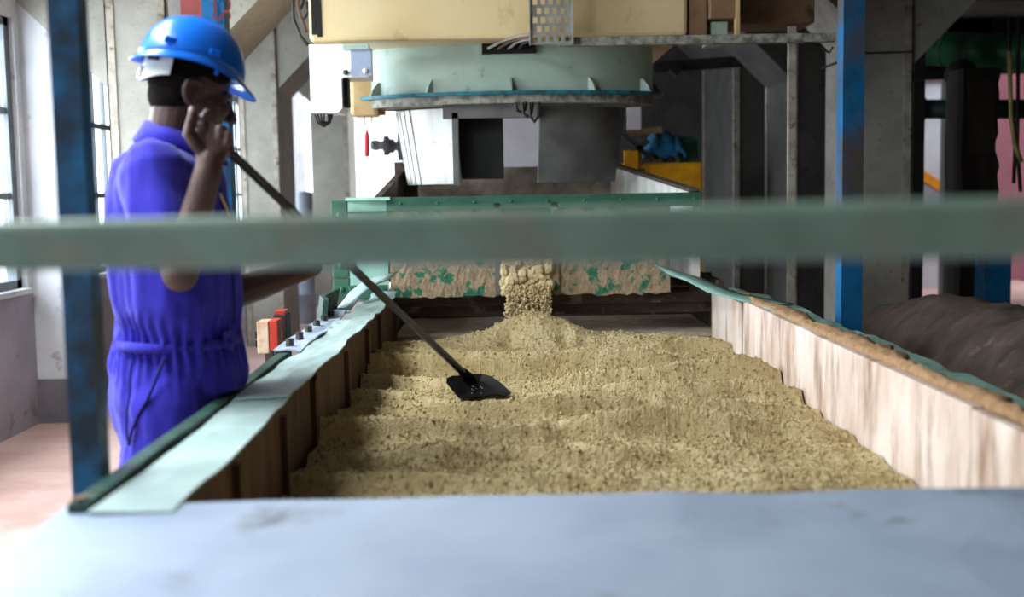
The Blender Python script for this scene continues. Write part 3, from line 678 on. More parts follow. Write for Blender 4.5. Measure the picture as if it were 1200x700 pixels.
# ================================================================== POSTS AND RAIL
def post(name, x, y, w, m, label, cat='post', top=3.25):
    t = thing(name, (x, y, 0), label, cat)
    MB().box((x - w / 2, y - w / 2, 0), (x + w / 2, y - w / 2 + .008, top)).build('web', m, t)
    MB().box((x - w / 2, y - w / 2 + .008, 0), (x - w / 2 + .008, y + w / 2, top)).build('flange', m, t)
    MB().box((x + w / 2 - .008, y - w / 2 + .008, 0), (x + w / 2, y + w / 2, top)).build('flange', m, t)
    MB().box((x - w * .6, y - w * .6, 0), (x + w * .6, y + w * .6, .01)).build('base_plate', m, t)
    return t
c = P(97, 400, 2.05); post('steel_post', c.x - .008, 2.08, .052, 'blueold', 'worn blue steel post with dark patches, beside the trough corner')
c = P(258, 150, 3.3); pb = post('steel_post', c.x, 3.3, .062, 'bluepost', 'blue steel post with red lettering behind the blue helmet')
c = P(995, 300, 4.45); post('steel_post', c.x, 4.45, .08, 'bluerust', 'blue steel post outside the pale lined side of the trough')
c = P(1163, 340, 7.6); post('steel_post', c.x, 7.6, .17, 'bluepost', 'blue steel post against the dark timber column', top=1.02)
c = P(228, 10, 4.3); post('steel_channel', c.x, 4.3, .08, 'red', 'dark red steel channel beside the lettered blue post')
c = P(207, 10, 4.5); post('steel_channel', c.x, 4.5, .05, 'greycone', 'grey steel channel beside the dark red channel')
# red lettering on the blue post
def letter(txt, p, size, m, parent, name='lettering'):
    cu = bpy.data.curves.new(name, 'FONT'); cu.body = txt; cu.size = size; cu.extrude = .0008; cu.align_x = 'CENTER'
    tmp = bpy.data.objects.new(name, cu); COL.objects.link(tmp); dg = bpy.context.evaluated_depsgraph_get()
    me = bpy.data.meshes.new_from_object(tmp.evaluated_get(dg)); COL.objects.unlink(tmp); bpy.data.objects.remove(tmp)
    o = bpy.data.objects.new(name, me); COL.objects.link(o); me.materials.clear(); me.materials.append(MT[m]); o.parent = parent
    o.location = Vector(p) - Vector(parent['base']); o.rotation_euler = (math.radians(90), math.radians(90), 0); return o
letter('S', P(250, 18, 3.262), .07, 'red', pb); letter('C', P(250, 3, 3.262), .07, 'red', pb)
# guard rail across the front
ra, rb = P(-60, 290, 1.26), P(1265, 265, 1.01)
dirv = (rb - ra).normalized(); ra = ra - dirv * .32; rb = rb + dirv * .75
rl = thing('guard_rail', (ra.x, ra.y, 0), 'weathered green guard rail crossing in front of the whole trough', 'rail')
MB().bar(ra, rb, .045, .053).build('rail_bar', 'rail', rl, bevel=.01)
for q in (ra + dirv * .03, rb - dirv * .03): MB().box((q.x - .02, q.y - .02, 0), (q.x + .02, q.y + .02, q.z - .02)).build('stanchion', 'rail', rl)

# switch boxes beyond the rim
sw = thing('switch_box', P(316, 420, 4.35), 'red and cream switch box on a pole beside the bolted rim', 'switch')
a = P(303, 414, 4.35); b = P(326, 376, 4.35)
MB().box((a.x, 4.33, a.z), ((a.x + b.x) / 2 + .005, 4.43, b.z)).build('front_cover', 'creambox', sw, bevel=.004)
MB().box(((a.x + b.x) / 2 + .005, 4.335, a.z + .01), (b.x, 4.43, b.z + .003)).build('body', 'redcream', sw, bevel=.004)
MB().box((a.x - .012, 4.36, a.z + .02), (a.x, 4.38, a.z + .045)).build('lug', 'black', sw); MB().box((a.x - .012, 4.36, a.z + .055), (a.x, 4.38, a.z + .08)).build('lug', 'black', sw)
MB().box((a.x + .02, 4.37, 0), (a.x + .05, 4.4, a.z)).build('pole', 'greycone', sw)
mb_ = thing('starter_box', P(331, 420, 4.5), 'dark maroon starter box behind the red switch box', 'switch')
a = P(323, 416, 4.5); b = P(336, 368, 4.5)
MB().box((a.x, 4.48, a.z - .05), (b.x, 4.58, b.z)).build('body', 'purplebrown', mb_, bevel=.004)
MB().box((a.x + .004, 4.485, b.z), (b.x - .006, 4.57, b.z + .012)).build('top_cap', 'redcream', mb_)
MB().box((a.x + .005, 4.5, 0), (b.x - .005, 4.54, a.z - .05)).build('pole', 'greycone', mb_)

# ================================================================== RIGHT BACKGROUND
# tarp covered heap
tp = thing('tarp_heap', (2.0, 5.0, 0), 'long heap under a dark brown tarp beside the trough', 'heap')
L = []
for j in range(60):
    t = j / 59; y = 3.0 + 2.9 * t; row = []
    cx = 1.97 - .04 * (1 - t) + .02 * math.sin(5 * t); h = (.66 + .22 * math.sin(math.pi * min(1, (t * .9 + .05))) ** .8) * (1 if t < .92 else max(.15, 1 - (t - .92) * 9)); hw = .55
    for i in range(41):
        s = -1 + 2 * i / 40; x = cx + hw * s
        z = h * (1 - abs(s) ** 2.4) ** .8 + .03 * float(fbm(x * 4, y * 4, 1)) * (1 - abs(s) ** 4) + .012 * float(fbm(x * 14 + y * 9, y * 5 - x * 3, 4)) * (1 - abs(s) ** 4)
        row.append(Vector((x, y, max(.012, z))))
    L.append(row)
MB().strip(L, .01).build('tarp', 'tarp', tp, smooth=True)
# dark timber columns
tm = thing('timber_column', (P(1140, 200, 7.9).x, 7.9, 0), 'dark weathered timber column under the green pipe', 'column')
xa, xb = P(1127, 200, 7.8).x, P(1168, 200, 7.8).x
rings = []
for k in range(40):
    z = 2.12 * k / 39; e = .015 * float(fbm(z * 4, 2)) ; e2 = .03 * float(fbm(z * 5, 9))
    rings.append([Vector((xa + e * .2, 7.8, z)), Vector((xb + e2, 7.8, z)), Vector((xb + e2 + .05, 8.1, z)), Vector((xa + e * .2, 8.1, z))])
MB().loft(rings).build('shaft', 'timber', tm)
MB().box((xa + .03, 7.77, 1.55), (xb - .03, 7.8, 2.05)).build('bolted_board', 'timber', tm)
t2 = thing('dark_post', (P(1076, 200, 8.6).x, 8.6, 0), 'dark steel post between the grey column and timber column', 'post')
MB().box((P(1069, 200, 8.6).x, 8.6, 0), (P(1083, 200, 8.6).x, 8.75, 3.25)).build('web', 'darkwall', t2); MB().box((P(1069, 200, 8.6).x, 8.75, 0), (P(1072, 200, 8.6).x, 8.9, 3.25)).build('flange', 'darkwall', t2)
# pipes
pp = thing('duct_pipe', P(1140, 60, 7.1), 'thick dark green pipe slung under the haunch', 'pipe')
a, b = P(1040, 54, 9.6), P(1280, 66, 8.6)
MB().tube([a, a.lerp(b, .5), b, b + (b - a)], .135, 24).build('pipe', 'pipegreen', pp, smooth=True)
for px, py, dd in ((1146, 60, .43), (1112, 45, .3)):
    q = a.lerp(b, dd); n = (b - a).normalized(); MB().tube([q - n * .006, q + n * .006], .139, 24).build('band', 'dirty', pp)
p2 = thing('water_pipe', P(1140, 128, 9.5), 'dark teal pipe crossing behind the timber column', 'pipe')
a, b = P(1060, 128, 10.4), P(1260, 128, 10.1)
MB().tube([a, a.lerp(b, .5), b], .085, 18).build('pipe', 'pipeteal', p2, smooth=True)
for dd in (.1, .9):
    q = a.lerp(b, dd); MB().tube([q - Vector((.02, 0, 0)), q + Vector((.02, 0, 0))], .11, 18).build('flange', 'pipeteal', p2)
    MB().tube([q, Vector((q.x, q.y, 3.25))], .01, 8).build('hanger_rod', 'black', p2)
p3 = thing('cross_bar', P(1110, 90, 8.3), 'thin dark steel bar below the thick green pipe', 'bar')
MB().bar(P(1066, 90, 8.3), P(1122, 88, 8.2), .06, .05).build('bar', 'black', p3); MB().sph(P(1126, 88, 8.1), .11, 14, 10).build('valve_body', 'black', p3, smooth=True)
# hanging cables in front of the pink wall
for k, (pts, lab) in enumerate((([(1182, 20), (1184, 110), (1190, 165), (1188, 215)], 'black hanging cable nearest the timber column'),
                                ([(1193, 20), (1193, 110), (1192, 170), (1196, 225)], 'black hanging cable in front of the pink wall'))):
    tag(MB().tube([P(x, y, 7.3) for x, y in pts], .012, 7).build('hanging_cable', 'cable', smooth=True), lab, 'cable')
tag(MB().tube([P(1183, 60, 7.25), P(1185, 140, 7.25), P(1190, 172, 7.25), P(1197, 190, 7.25)], .014, 7).build('hanging_rope', mat('rope', '#8a7f4a', '#6d6436', 12), smooth=True), 'olive rope hanging among the black cables', 'rope')
# far yard seen through the gaps
pw = thing('annex_building', (6.5, 16.3, -.22), 'pink plastered annex across the yard', 'building')
MB().box((6.1, 16.3, -.22), (11, 16.6, 3.4)).build('wall', 'pink', pw); MB().box((6.0, 16.2, 3.4), (11.2, 16.8, 3.5)).build('roof', 'darkwall', pw)
wp = thing('loading_shelter', (5.6, 15.2, -.22), 'white boarded shelter with an orange sloping band', 'shelter')
MB().box((4.6, 15.3, -.22), (6.2, 15.4, 2.9)).build('back_board', 'whitewall', wp)
MB().prism([(4.75, 15.24, 2.02), (5.9, 15.24, 1.28), (5.9, 15.24, 1.14), (4.75, 15.24, 1.88)], (0, .05, 0)).build('sloping_band', 'orange', wp)
MB().prism([(4.75, 15.25, 1.87), (5.9, 15.25, 1.13), (5.9, 15.25, .7), (4.75, 15.25, .9)], (0, .04, 0)).build('lower_board', 'purple', wp)
MB().prism([(4.7, 15.22, 2.62), (5.6, 15.22, 2.42), (5.6, 15.22, 2.3), (4.7, 15.22, 2.55)], (0, .06, 0)).build('awning_band', 'bluepost', wp)
MB().box((4.6, 15.23, 2.7), (6.2, 15.3, 2.86)).build('fascia', 'pink', wp)

# yellow machine and what is piled on it
ym = thing('yellow_machine', P(780, 215, 9.4), 'yellow machine casing beyond the hopper', 'machine')
a, b = P(724, 215, 9.4), P(824, 190, 9.4)
MB().box((a.x, 9.4, .4), (b.x, 10.2, b.z)).build('casing', 'yellow', ym, bevel=.02)
MB().box((a.x + .05, 9.36, b.z - .1), (a.x + .16, 9.4, b.z + .1)).build('upright', 'yellow', ym)
MB().bar(P(728, 155, 9.42), P(765, 188, 9.42), .03, .04).build('strut', 'darkwall', ym); MB().bar(P(730, 188, 9.42), P(760, 165, 9.42), .03, .04).build('strut', 'darkwall', ym)
MB().box((P(737, 182, 9.45).x, 9.45, b.z), (P(752, 182, 9.45).x, 9.7, zat(745, 176, 9.45))).build('guard', 'yellow', ym)
MB().tube([P(784, 190, 9.6), P(784, 165, 9.6)], .055, 16).build('cylinder', 'brownbox', ym, smooth=True)
MB().box((P(797, 170, 9.6).x, 9.6, b.z), (P(818, 170, 9.6).x, 9.8, zat(805, 160, 9.6))).build('side_panel', 'green', ym)
MB().bar(P(726, 158, 9.5), P(775, 152, 9.5), .05, .05).build('top_bar', 'brownbox', ym)
for x in (a.x + .08, b.x - .08): MB().box((x - .04, 9.5, 0), (x + .04, 10.1, .4)).build('leg', 'yellow', ym)
bc = MB(); L = []
for j in range(14):
    row = []
    for i in range(22):
        q = P(757 + 45 * i / 21, 0, 9.5); y = 9.42 + .5 * j / 13; s = abs(-1 + 2 * i / 21); w = abs(-1 + 2 * j / 13)
        base = zat(780, 178, 9.5); row.append((q.x, y, base + .17 * max(0, (1 - s ** 2.5) * (1 - w ** 3)) ** .5 + .03 * float(fbm(i * .4, j * .5, 3))))
    L.append(row)
tag(bc.strip(L, .04).build('cloth_bundle', 'bluecloth', smooth=True), 'crumpled teal cloth bundle on the yellow machine', 'cloth')
hb = thing('hanging_board', P(742, 135, 8.8), 'small white board hanging beside the dark skirt of the machine', 'board')
MB().box((P(735, 130, 8.8).x, 8.8, zat(742, 152, 8.8)), (P(751, 130, 8.8).x, 8.82, zat(742, 117, 8.8))).build('sheet', 'whitewall', hb); MB().tube([P(743, 117, 8.81), Vector((P(743, 117, 8.81).x, 8.81, 3.25))], .006, 6).build('hanger', 'cable', hb)
cbm = thing('steel_brace', P(800, 74, 9.8), 'dark steel brace between the drum and the shaded columns', 'brace')
MB().bar(P(765, 79, 9.8), P(870, 72, 9.8), .06, .09).build('bar', 'black', cbm)
MB().bar(P(788, 86, 9.75), P(796, 78, 9.75), .06, .08).build('clip', 'black', cbm)
# grey oil drum in the yard-side light, far pipework
od = thing('steel_drum', P(357, 262, 12.4), 'grey drum standing in the far window light', 'drum')
q = P(357, 240, 12.4); zt_ = zat(357, 226, 12.4); rr = .09
smooth_angle(MB().loft([[Vector((q.x + r_ * math.cos(2 * math.pi * k / 24), 12.4 + r_ * math.sin(2 * math.pi * k / 24), z)) for k in range(24)] for r_, z in
    ((rr, 0), (rr, .3), (rr + .008, .31), (rr, .32), (rr, .75), (rr + .008, .76), (rr, .77), (rr, zt_), (rr - .01, zt_))]).build('barrel', 'grout', od))
smooth_angle(MB().tube([(q.x, 12.4, zt_), (q.x, 12.4, zt_ + .012)], rr - .02, 20).build('lid', 'grout', od))
fp = thing('far_valve', P(455, 172, 12.6), 'blurred grey pipe with flanges behind the white skirt', 'pipe')
a, b = P(434, 170, 12.6), P(476, 172, 12.6)
MB().tube([a, b], .05, 12).build('pipe', 'grout', fp, smooth=True)
for dd, r_ in ((.15, .06), (.45, .11), (.6, .08), (.85, .16)):
    q = a.lerp(b, dd); MB().tube([q - Vector((.03, 0, 0)), q + Vector((.03, 0, 0))], r_, 14).build('flange', 'purple', fp)
MB().box((b.x - .04, 12.56, 0), (b.x + .04, 12.64, b.z)).build('stand', 'grout', fp)

exec_person = True
# ================================================================== THE WORKER
def V(px, py, d): return P(px, py, d)
D0 = 2.92
pe_base = Vector((P(205, 440, D0).x - .02, D0, 0))
pe = thing('person', pe_base, 'worker in blue short-sleeved coverall holding a long-handled scraper over the trough', 'person')
fa = math.radians(8); fv = Vector((math.cos(fa), math.sin(fa), 0)); rv = Vector((math.sin(fa), -math.cos(fa), 0)); zv = Vector((0, 0, 1))
# --- coverall: rings by photographed outline (py, back px, front px)
OUT = [(172, 158, 222), (180, 146, 240), (192, 136, 254), (210, 130, 261), (240, 128, 266), (270, 129, 270), (300, 130, 275), (330, 132, 279), (360, 136, 280),
       (382, 140, 279), (396, 140, 280), (408, 137, 283), (428, 133, 287), (450, 132, 289), (468, 133, 272), (490, 137, 256), (510, 142, 250), (530, 148, 244)]
cv = MB(); rings = []
for py, a, b in OUT:
    A, B = V(a, py, D0), V(b, py, D0); c = (A + B) / 2; w = (B - A).length / 2
    lat = {172: .12, 180: .165, 192: .195, 210: .205}.get(py, .195 if py < 380 else .18)
    bb = w * 1.0; rings.append([c + fv * (bb * math.cos(t)) * (1 if True else 1) + rv * (lat * math.sin(t)) for t in [2 * math.pi * k / 40 for k in range(40)]])
cv.loft(rings)
hipc = (V(133, 470, D0) + V(287, 470, D0)) / 2
for s in (-1, 1):
    h = hipc + rv * (s * .09); f = Vector((hipc.x - .06, hipc.y, .09)) + rv * (s * .1)
    cv.limb([h + zv * .02, Vector((hipc.x - .045, hipc.y, .62)) + rv * (s * .1), Vector((hipc.x - .055, hipc.y, .45)) + rv * (s * .1), f], [.115, .098, .088, .085], 20)
SH_R, EL_R, WR_R = V(178, 206, 2.77), V(211, 322, 2.67), V(243, 204, 2.64)
SH_L, EL_L, = V(214, 208, 3.09), V(266, 347, 3.1)
A_H, B_H = V(263, 172, 2.70), V(545, 439, 4.12)         # axis of the tool handle
def on_handle(px):
    lo, hi = 0., 1.
    for _ in range(40):
        t = (lo + hi) / 2; q = A_H.lerp(B_H, t) - CAM; x = 600 + FPX * q.dot(RT) / q.dot(F)
        if x < px: lo = t
        else: hi = t
    return A_H.lerp(B_H, lo)
HL = on_handle(400)
WR_L = HL + (EL_L - HL).normalized() * .085
cuff = SH_R.lerp(EL_R, .61)
cv.limb([SH_R + zv * .005, SH_R.lerp(EL_R, .4), cuff], [.085, .076, .068], 20)
cuffl = SH_L.lerp(EL_L, .55)
cv.limb([SH_L, SH_L.lerp(EL_L, .4), cuffl], [.085, .074, .066], 20)
wz = V(210, 397, D0).z
def folds(co):
    x, y, z = co[:, 0], co[:, 1], co[:, 2]
    ang = np.arctan2(y - D0, x - pe_base.x)
    vert = fbm(ang * 3.2, z * 1.6, 3.0, 3) * .008
    diag = fbm(x * 8 + z * 9, y * 8, z * 3, 3) * .009
    g = np.exp(-((z - wz) / .06) ** 2); gather = g * (.008 * np.sin(ang * 42 + 2 * noise3(ang * 3, z * 20)) - .006)
    low = np.clip((.85 - z) * 4, 0, 1) * .004 * fbm(x * 6, y * 6, z * 9, 3)
    return vert + diag + gather + low
cvo = remeshed(cv, 'coverall', 'cloth', pe, .0075, 5, folds)
# collar: wrap-around folded band
cc = V(196, 158, 2.93); rings = []
for k in range(29):
    t = math.radians(25 + 310 * k / 28); o = fv * math.cos(t) + rv * math.sin(t)
    dz = -.055 * max(0, math.cos(t)) + .01 * max(0, -math.cos(t)); ctr = cc + fv * (.02 + .03 * max(0, math.cos(t))) + zv * (dz - .005)
    rings.append([ctr + o * .062 + zv * .022, ctr + o * .072 + zv * .03, ctr + o * .105 - zv * .018, ctr + o * .098 - zv * .024, ctr + o * .066 + zv * .012])
MB().loft(rings).build('collar', 'cloth', pe, smooth=True)
# waistband, placket, pocket edges, button flap, cuffs
def torso_pt(py, ang, out=.004):
    for i in range(len(OUT) - 1):
        if OUT[i][0] <= py <= OUT[i + 1][0]:
            t = (py - OUT[i][0]) / (OUT[i + 1][0] - OUT[i][0]); a = OUT[i][1] + t * (OUT[i + 1][1] - OUT[i][1]); b = OUT[i][2] + t * (OUT[i + 1][2] - OUT[i][2]); break
    A, B = V(a, py, D0), V(b, py, D0); c = (A + B) / 2; w = (B - A).length / 2; lat = .195 if py < 380 else .18
    return c + fv * ((w + out) * math.cos(ang)) + rv * ((lat + out) * math.sin(ang))
wbm = MB(); rr_ = []
for k in range(121):
    t = 2 * math.pi * k / 120; e = .003 * math.sin(t * 48)
    a, b = torso_pt(393, t, e), torso_pt(403, t, e); o = (torso_pt(398, t, .02) - torso_pt(398, t, 0)).normalized()
    rr_.append([a - o * .014, a + o * .0, b + o * .0, b - o * .014])
wbm.loft(rr_[:-1] + [rr_[0]], caps=False).build('waistband', 'cloth', pe, smooth=True)
def seam(pts, r, name='seam', m='clothdark'): return MB().tube(pts, r, 6).build(name, m, cvo, smooth=True)
seam([torso_pt(y_, math.radians(90 - o_), .004) for y_, o_ in ((412, 5), (425, 12), (440, 20), (455, 29), (470, 37), (488, 47))][::-1] if False else
     [torso_pt(y_, math.radians(a_), .012) for y_, a_ in ((408, 93), (425, 98), (440, 102), (455, 106), (470, 110), (488, 115), (504, 120))], .0045, 'pocket_edge')
seam([torso_pt(y_, math.radians(122), .010) for y_ in range(412, 505, 8)], .003, 'side_seam')
seam([torso_pt(y_, math.radians(22), .004) for y_ in range(215, 395, 15)], .003, 'placket_edge')
fp0 = [torso_pt(385, math.radians(24), .006), torso_pt(385, math.radians(40), .006), torso_pt(402, math.radians(40), .006), torso_pt(408, math.radians(32), .006), torso_pt(402, math.radians(24), .006)]
MB().prism(fp0, rv * .004).build('button_flap', 'cloth', cvo)
MB().sph(torso_pt(396, math.radians(34), .012), .007, 8, 6).build('button', 'clothdark', cvo)
def cuffring(p, q, r, name='cuff'):
    d = (q - p).normalized(); MB().tube([p - d * .012, p - d * .01, p + d * .012, p + d * .013], [r - .012, r, r, r - .012], 22).build(name, 'cloth', pe, smooth=True)
cuffring(cuff + (EL_R - SH_R).normalized() * .055, EL_R, .062); cuffring(cuffl + (EL_L - SH_L).normalized() * .055, EL_L, .06)

# --- head frame
HC = V(226, 108, 2.93)                                   # centre of the skull
hy = math.radians(24); hp_ = math.radians(16)             # turned away from the camera and tipped down
hf = Vector((math.cos(hy) * math.cos(hp_), math.sin(hy) * math.cos(hp_), -math.sin(hp_)))
hr = hf.cross(zv).normalized(); hu = hr.cross(hf)
def H(f, r, u_): return HC + hf * f + hr * r + hu * u_
bd = MB()
bd.ell(H(-.012, 0, .03), (hf * .098, hr * .076, hu * .088))              # cranium
bd.ell(H(.03, 0, -.025), (hf * .062, hr * .064, hu * .085))              # face
bd.ell(H(.045, 0, -.085), (hf * .045, hr * .048, hu * .035))             # jaw / chin
bd.ell(H(.072, 0, -.098), (hf * .02, hr * .024, hu * .018))              # chin point
bd.limb([H(.085, 0, .0), H(.104, 0, -.03), H(.108, 0, -.04)], [.009, .013, .014], 10)   # nose
for s in (-1, 1):
    bd.ell(H(.102, s * .012, -.043), (hf * .011, hr * .010, hu * .009), 10, 6)          # nostril wings
    bd.ell(H(.066, s * .036, -.028), (hf * .025, hr * .024, hu * .022), 12, 8)          # cheek
    bd.limb([H(.086, s * .012, .012), H(.078, s * .045, .010)], [.010, .009], 8)        # brow
    # ear: helix ring, lobe, tragus
    E = [(-.012, .020), (-.024, .012), (-.028, -.004), (-.022, -.022), (-.010, -.034), (-.003, -.034)]
    bd.limb([H(.0, s * .076, .018)] + [H(a_ - .004, s * (.080 + .008 * math.sin(i_)), b_ - .002) for i_, (a_, b_) in enumerate(E)], [.006, .008, .008, .008, .008, .009, .008], 8)
    bd.ell(H(-.012, s * .076, -.006), (hf * .018, hr * .006, hu * .028), 10, 6)
    bd.ell(H(.0, s * .076, -.01), (hf * .006, hr * .009, hu * .008), 8, 6)
bd.limb([H(.090, -.016, -.068), H(.098, 0, -.066), H(.090, .016, -.068)], [.006, .009, .006], 8)
bd.limb([H(.088, -.015, -.079), H(.095, 0, -.079), H(.088, .015, -.079)], [.006, .009, .006], 8)
NK = V(193, 185, 2.935)
bd.limb([H(-.03, 0, -.03), H(-.025, 0, -.085), NK + zv * .015, NK - zv * .05], [.062, .06, .064, .075], 18)
# trunk under the coverall
bd.ell(V(195, 225, D0), (fv * .10, rv * .15, zv * .10)); bd.ell(V(205, 320, D0), (fv * .10, rv * .13, zv * .2)); bd.ell(V(208, 420, D0), (fv * .1, rv * .13, zv * .12))
for s in (-1, 1):
    h = hipc + rv * (s * .085); bd.limb([h, Vector((hipc.x - .045, hipc.y, .5)) + rv * (s * .1), Vector((hipc.x - .058, hipc.y, .1)) + rv * (s * .1)], [.075, .055, .042], 14)
# arms
bd.limb([SH_R - zv * .01, SH_R.lerp(EL_R, .5), EL_R], [.052, .047, .041], 16)
bd.limb([EL_R, EL_R.lerp(WR_R, .3), EL_R.lerp(WR_R, .75), WR_R], [.041, .042, .034, .031], 16)
bd.limb([SH_L - zv * .01, SH_L.lerp(EL_L, .5), EL_L], [.052, .047, .042], 16)
bd.limb([EL_L, EL_L.lerp(WR_L, .35), EL_L.lerp(WR_L, .8), WR_L], [.042, .041, .031, .027], 16)
# right hand: back of the hand to the camera, fingers closed round the handle, thumb upright
hd = (B_H - A_H).normalized()
PC = V(248, 170, 2.655)
bd.limb([WR_R, V(246, 188, 2.648)], [.03, .031], 14)
bd.ell(PC + zv * .0, (Vector((.043, 0, 0)), Vector((0, .017, 0)), zv * .045), 16, 10)
bd.ell(V(247, 182, 2.652), (Vector((.036, 0, 0)), Vector((0, .02, 0)), zv * .03), 14, 8)
for k, (px, py) in enumerate(((236, 152), (246, 149), (257, 151), (266, 157))):
    k0 = V(px, py + 10, 2.648); k1 = V(px + 1, py, 2.652); k2 = V(px + 2, py - 3 + 2 * k, 2.69); k3 = V(px + 4, py + 14, 2.713); k4 = V(px + 5, py + 24, 2.70)
    bd.limb([k0, k1, k2, k3, k4], [.0105, .0105, .0095, .009, .0082][0:5] if k < 3 else [.009, .009, .0082, .0078, .007], 10)
ix0 = V(234, 160, 2.645); bd.limb([ix0, V(237, 147, 2.64), V(238, 137, 2.65), V(243, 131, 2.672)], [.0105, .010, .009, .0082], 10)   # raised index
TH = [V(238, 180, 2.64), V(227, 168, 2.63), V(220, 158, 2.628), V(223, 143, 2.63), V(226, 131, 2.637)]
bd.limb(TH, [.014, .0125, .0115, .0105, .0095], 10)
# left hand closed round the handle lower down
PLc = HL + (WR_L - HL).normalized() * .028 - hd * .0 + zv * .016
la = (HL - WR_L).normalized(); sd_ = hd
bd.ell(WR_L.lerp(HL, .55) + zv * .012, (la * .045, sd_ * .038, la.cross(sd_).normalized() * .018), 16, 10)
nrm = la.cross(sd_).normalized()
if nrm.z < 0: nrm = -nrm
for k in range(4):
    b0 = HL + sd_ * (-.03 + .02 * k) - la * .022 + nrm * .016
    f_ = .95 if k in (0, 3) else 1.05
    bd.limb([b0, b0 + la * .030 * f_ + nrm * .006, b0 + la * .052 * f_ - nrm * .010, b0 + la * .040 * f_ - nrm * .036, b0 + la * .018 - nrm * .036], [.0105, .0100, .0092, .0086, .008], 10)
bd.limb([WR_L.lerp(HL, .35) - sd_ * .03, HL - sd_ * .048 - la * .02 - nrm * .006, HL - sd_ * .046 + la * .006 - nrm * .024, HL - sd_ * .03 + la * .02 - nrm * .03], [.0135, .012, .0105, .009], 10)
bo = remeshed(bd, 'body', 'skin', pe, .0034, 3)
MB().ell(TH[-1] + Vector((-.001, -.0075, .003)), (Vector((.0065, 0, 0)), Vector((0, .0025, 0)), zv * .009), 10, 6).build('thumbnail', 'nail', pe, smooth=True)
for s in (-1, 1):
    MB().ell(H(.073, s * .030, -.006), (hf * .010, hr * .012, hu * .006), 10, 8).build('eye', 'eye', pe, smooth=True)
    MB().ell(H(.083, s * .031, -.006), (hf * .004, hr * .006, hu * .006), 8, 6).build('iris', 'black', pe, smooth=True)
# cropped hair: shell over the back and sides of the skull
hm = bmesh.new(); 
nU, nV = 60, 40; hv = []; hfc = []
for j in range(nV):
    th = math.radians(0 + 150 * j / (nV - 1))
    for i in range(nU):
        ph = 2 * math.pi * i / nU
        d_ = Vector((math.sin(th) * math.cos(ph), math.sin(th) * math.sin(ph), math.cos(th)))
        hv.append((d_, th, ph))
def hair_lim(ph):                                           # lowest polar angle the hair reaches, by direction round the head
    c = math.cos(ph); s_ = abs(math.sin(ph))
    back = 128; side = 92; front = 62
    return math.radians(back * max(0, -c) ** 1.0 + front * max(0, c) + side * s_ ** 2 * (1 - abs(c)) + (front if c > 0 else back) * 0 + side * (1 - abs(c)) * (1 - s_ ** 2))
outer = MB(); 
rg = []
for i in range(nU):
    ph = 2 * math.pi * i / nU; lim = hair_lim(ph); col = []
    for j in range(18):
        th = .02 + (lim - .02) * j / 17
        f_, r_, z_ = math.sin(th) * math.cos(ph), math.sin(th) * math.sin(ph), math.cos(th)
        k_ = 1.0 + (.004 if j < 16 else -.02)
        col.append(H(-.012 + f_ * .103 * k_, r_ * .081 * k_, .03 + z_ * .093 * k_ - (.018 * max(0, -math.cos(th)) )))
    rg.append(col)
outer.loft(rg + [rg[0]], caps=False, closed=False).build('hair', 'hair', pe, smooth=True)
nape = MB().ell(H(-.04, 0, -.022), (hf * .066, hr * .070, hu * .062), 20, 12)
nape.ell(H(-.05, 0, .03), (hf * .066, hr * .077, hu * .05), 20, 12)
nape.ell(H(-.035, .05, .01), (hf * .034, hr * .024, hu * .04), 16, 10); nape.ell(H(-.035, -.05, .01), (hf * .034, hr * .024, hu * .04), 16, 10)
for s in (-1, 1): nape.ell(H(.015, s * .05, .05), (hf * .06, hr * .03, hu * .026), 16, 10)
remeshed(nape, 'nape_hair', 'hair', pe, .005, 2)
# boots
for s in (-1, 1):
    f = Vector((hipc.x - .06, hipc.y, 0)) + rv * (s * .1)
    bt = MB(); bt.limb([f + zv * .16, f + zv * .06], [.055, .055], 14); bt.limb([f + zv * .045 - fv * .04, f + zv * .045 + fv * .06, f + zv * .038 + fv * .115], [.045, .045, .036], 14)
    remeshed(bt, 'boot', 'boot', pe, .008, 3)
ch = MB()
for k in range(14):
    q = V(258.5 + .85 * k, 228 + 1.9 * k, 2.735); ch.sph(q, .0028, 6, 4)
tag(ch.build('neck_chain', mat('gold_chain', '#b59a3c', '#8a7224', 20, metal=.6, rough=.4), pe), 'thin gold chain')

# ------------------------------------------------------------------ hard hat
kf, kr, ku = hf, hr, hu
t_ = math.radians(3)
hh = thing('hard_hat', HC, 'bright blue hard hat with white headband on the worker', 'hard hat')
def K(f, r, u_): return HC + kf * f + kr * r + ku * u_
rings = []; NS = 48
RA, RB, RH = .130, .112, .128; Z0 = .052
for j in range(15):
    th = (math.pi / 2) * j / 14; row = []
    for i in range(NS):
        ph = 2 * math.pi * i / NS; c, s = math.cos(ph), math.sin(ph)
        ex = .85; rr0 = math.cos(th) ** .82; zz = RH * math.sin(th) ** 1.0
        ridge = .006 * math.exp(-(s / .12) ** 2) * math.cos(th) if j < 14 else .003
        row.append(K(-.016 + RA * rr0 * c * (1.0), RB * rr0 * s, Z0 + zz + ridge * .6 + .022 * s * s * (1 - math.sin(th)) ** 2) if j < 14 else K(-.016 + .002 * c, .002 * s, Z0 + RH + .003))
    rings.append(row)
sh = MB().loft(rings, caps=False).build('shell', 'helmet', hh, smooth=True)
so = sh.modifiers.new('t', 'SOLIDIFY'); so.thickness = .004; so.offset = -1
rings = []
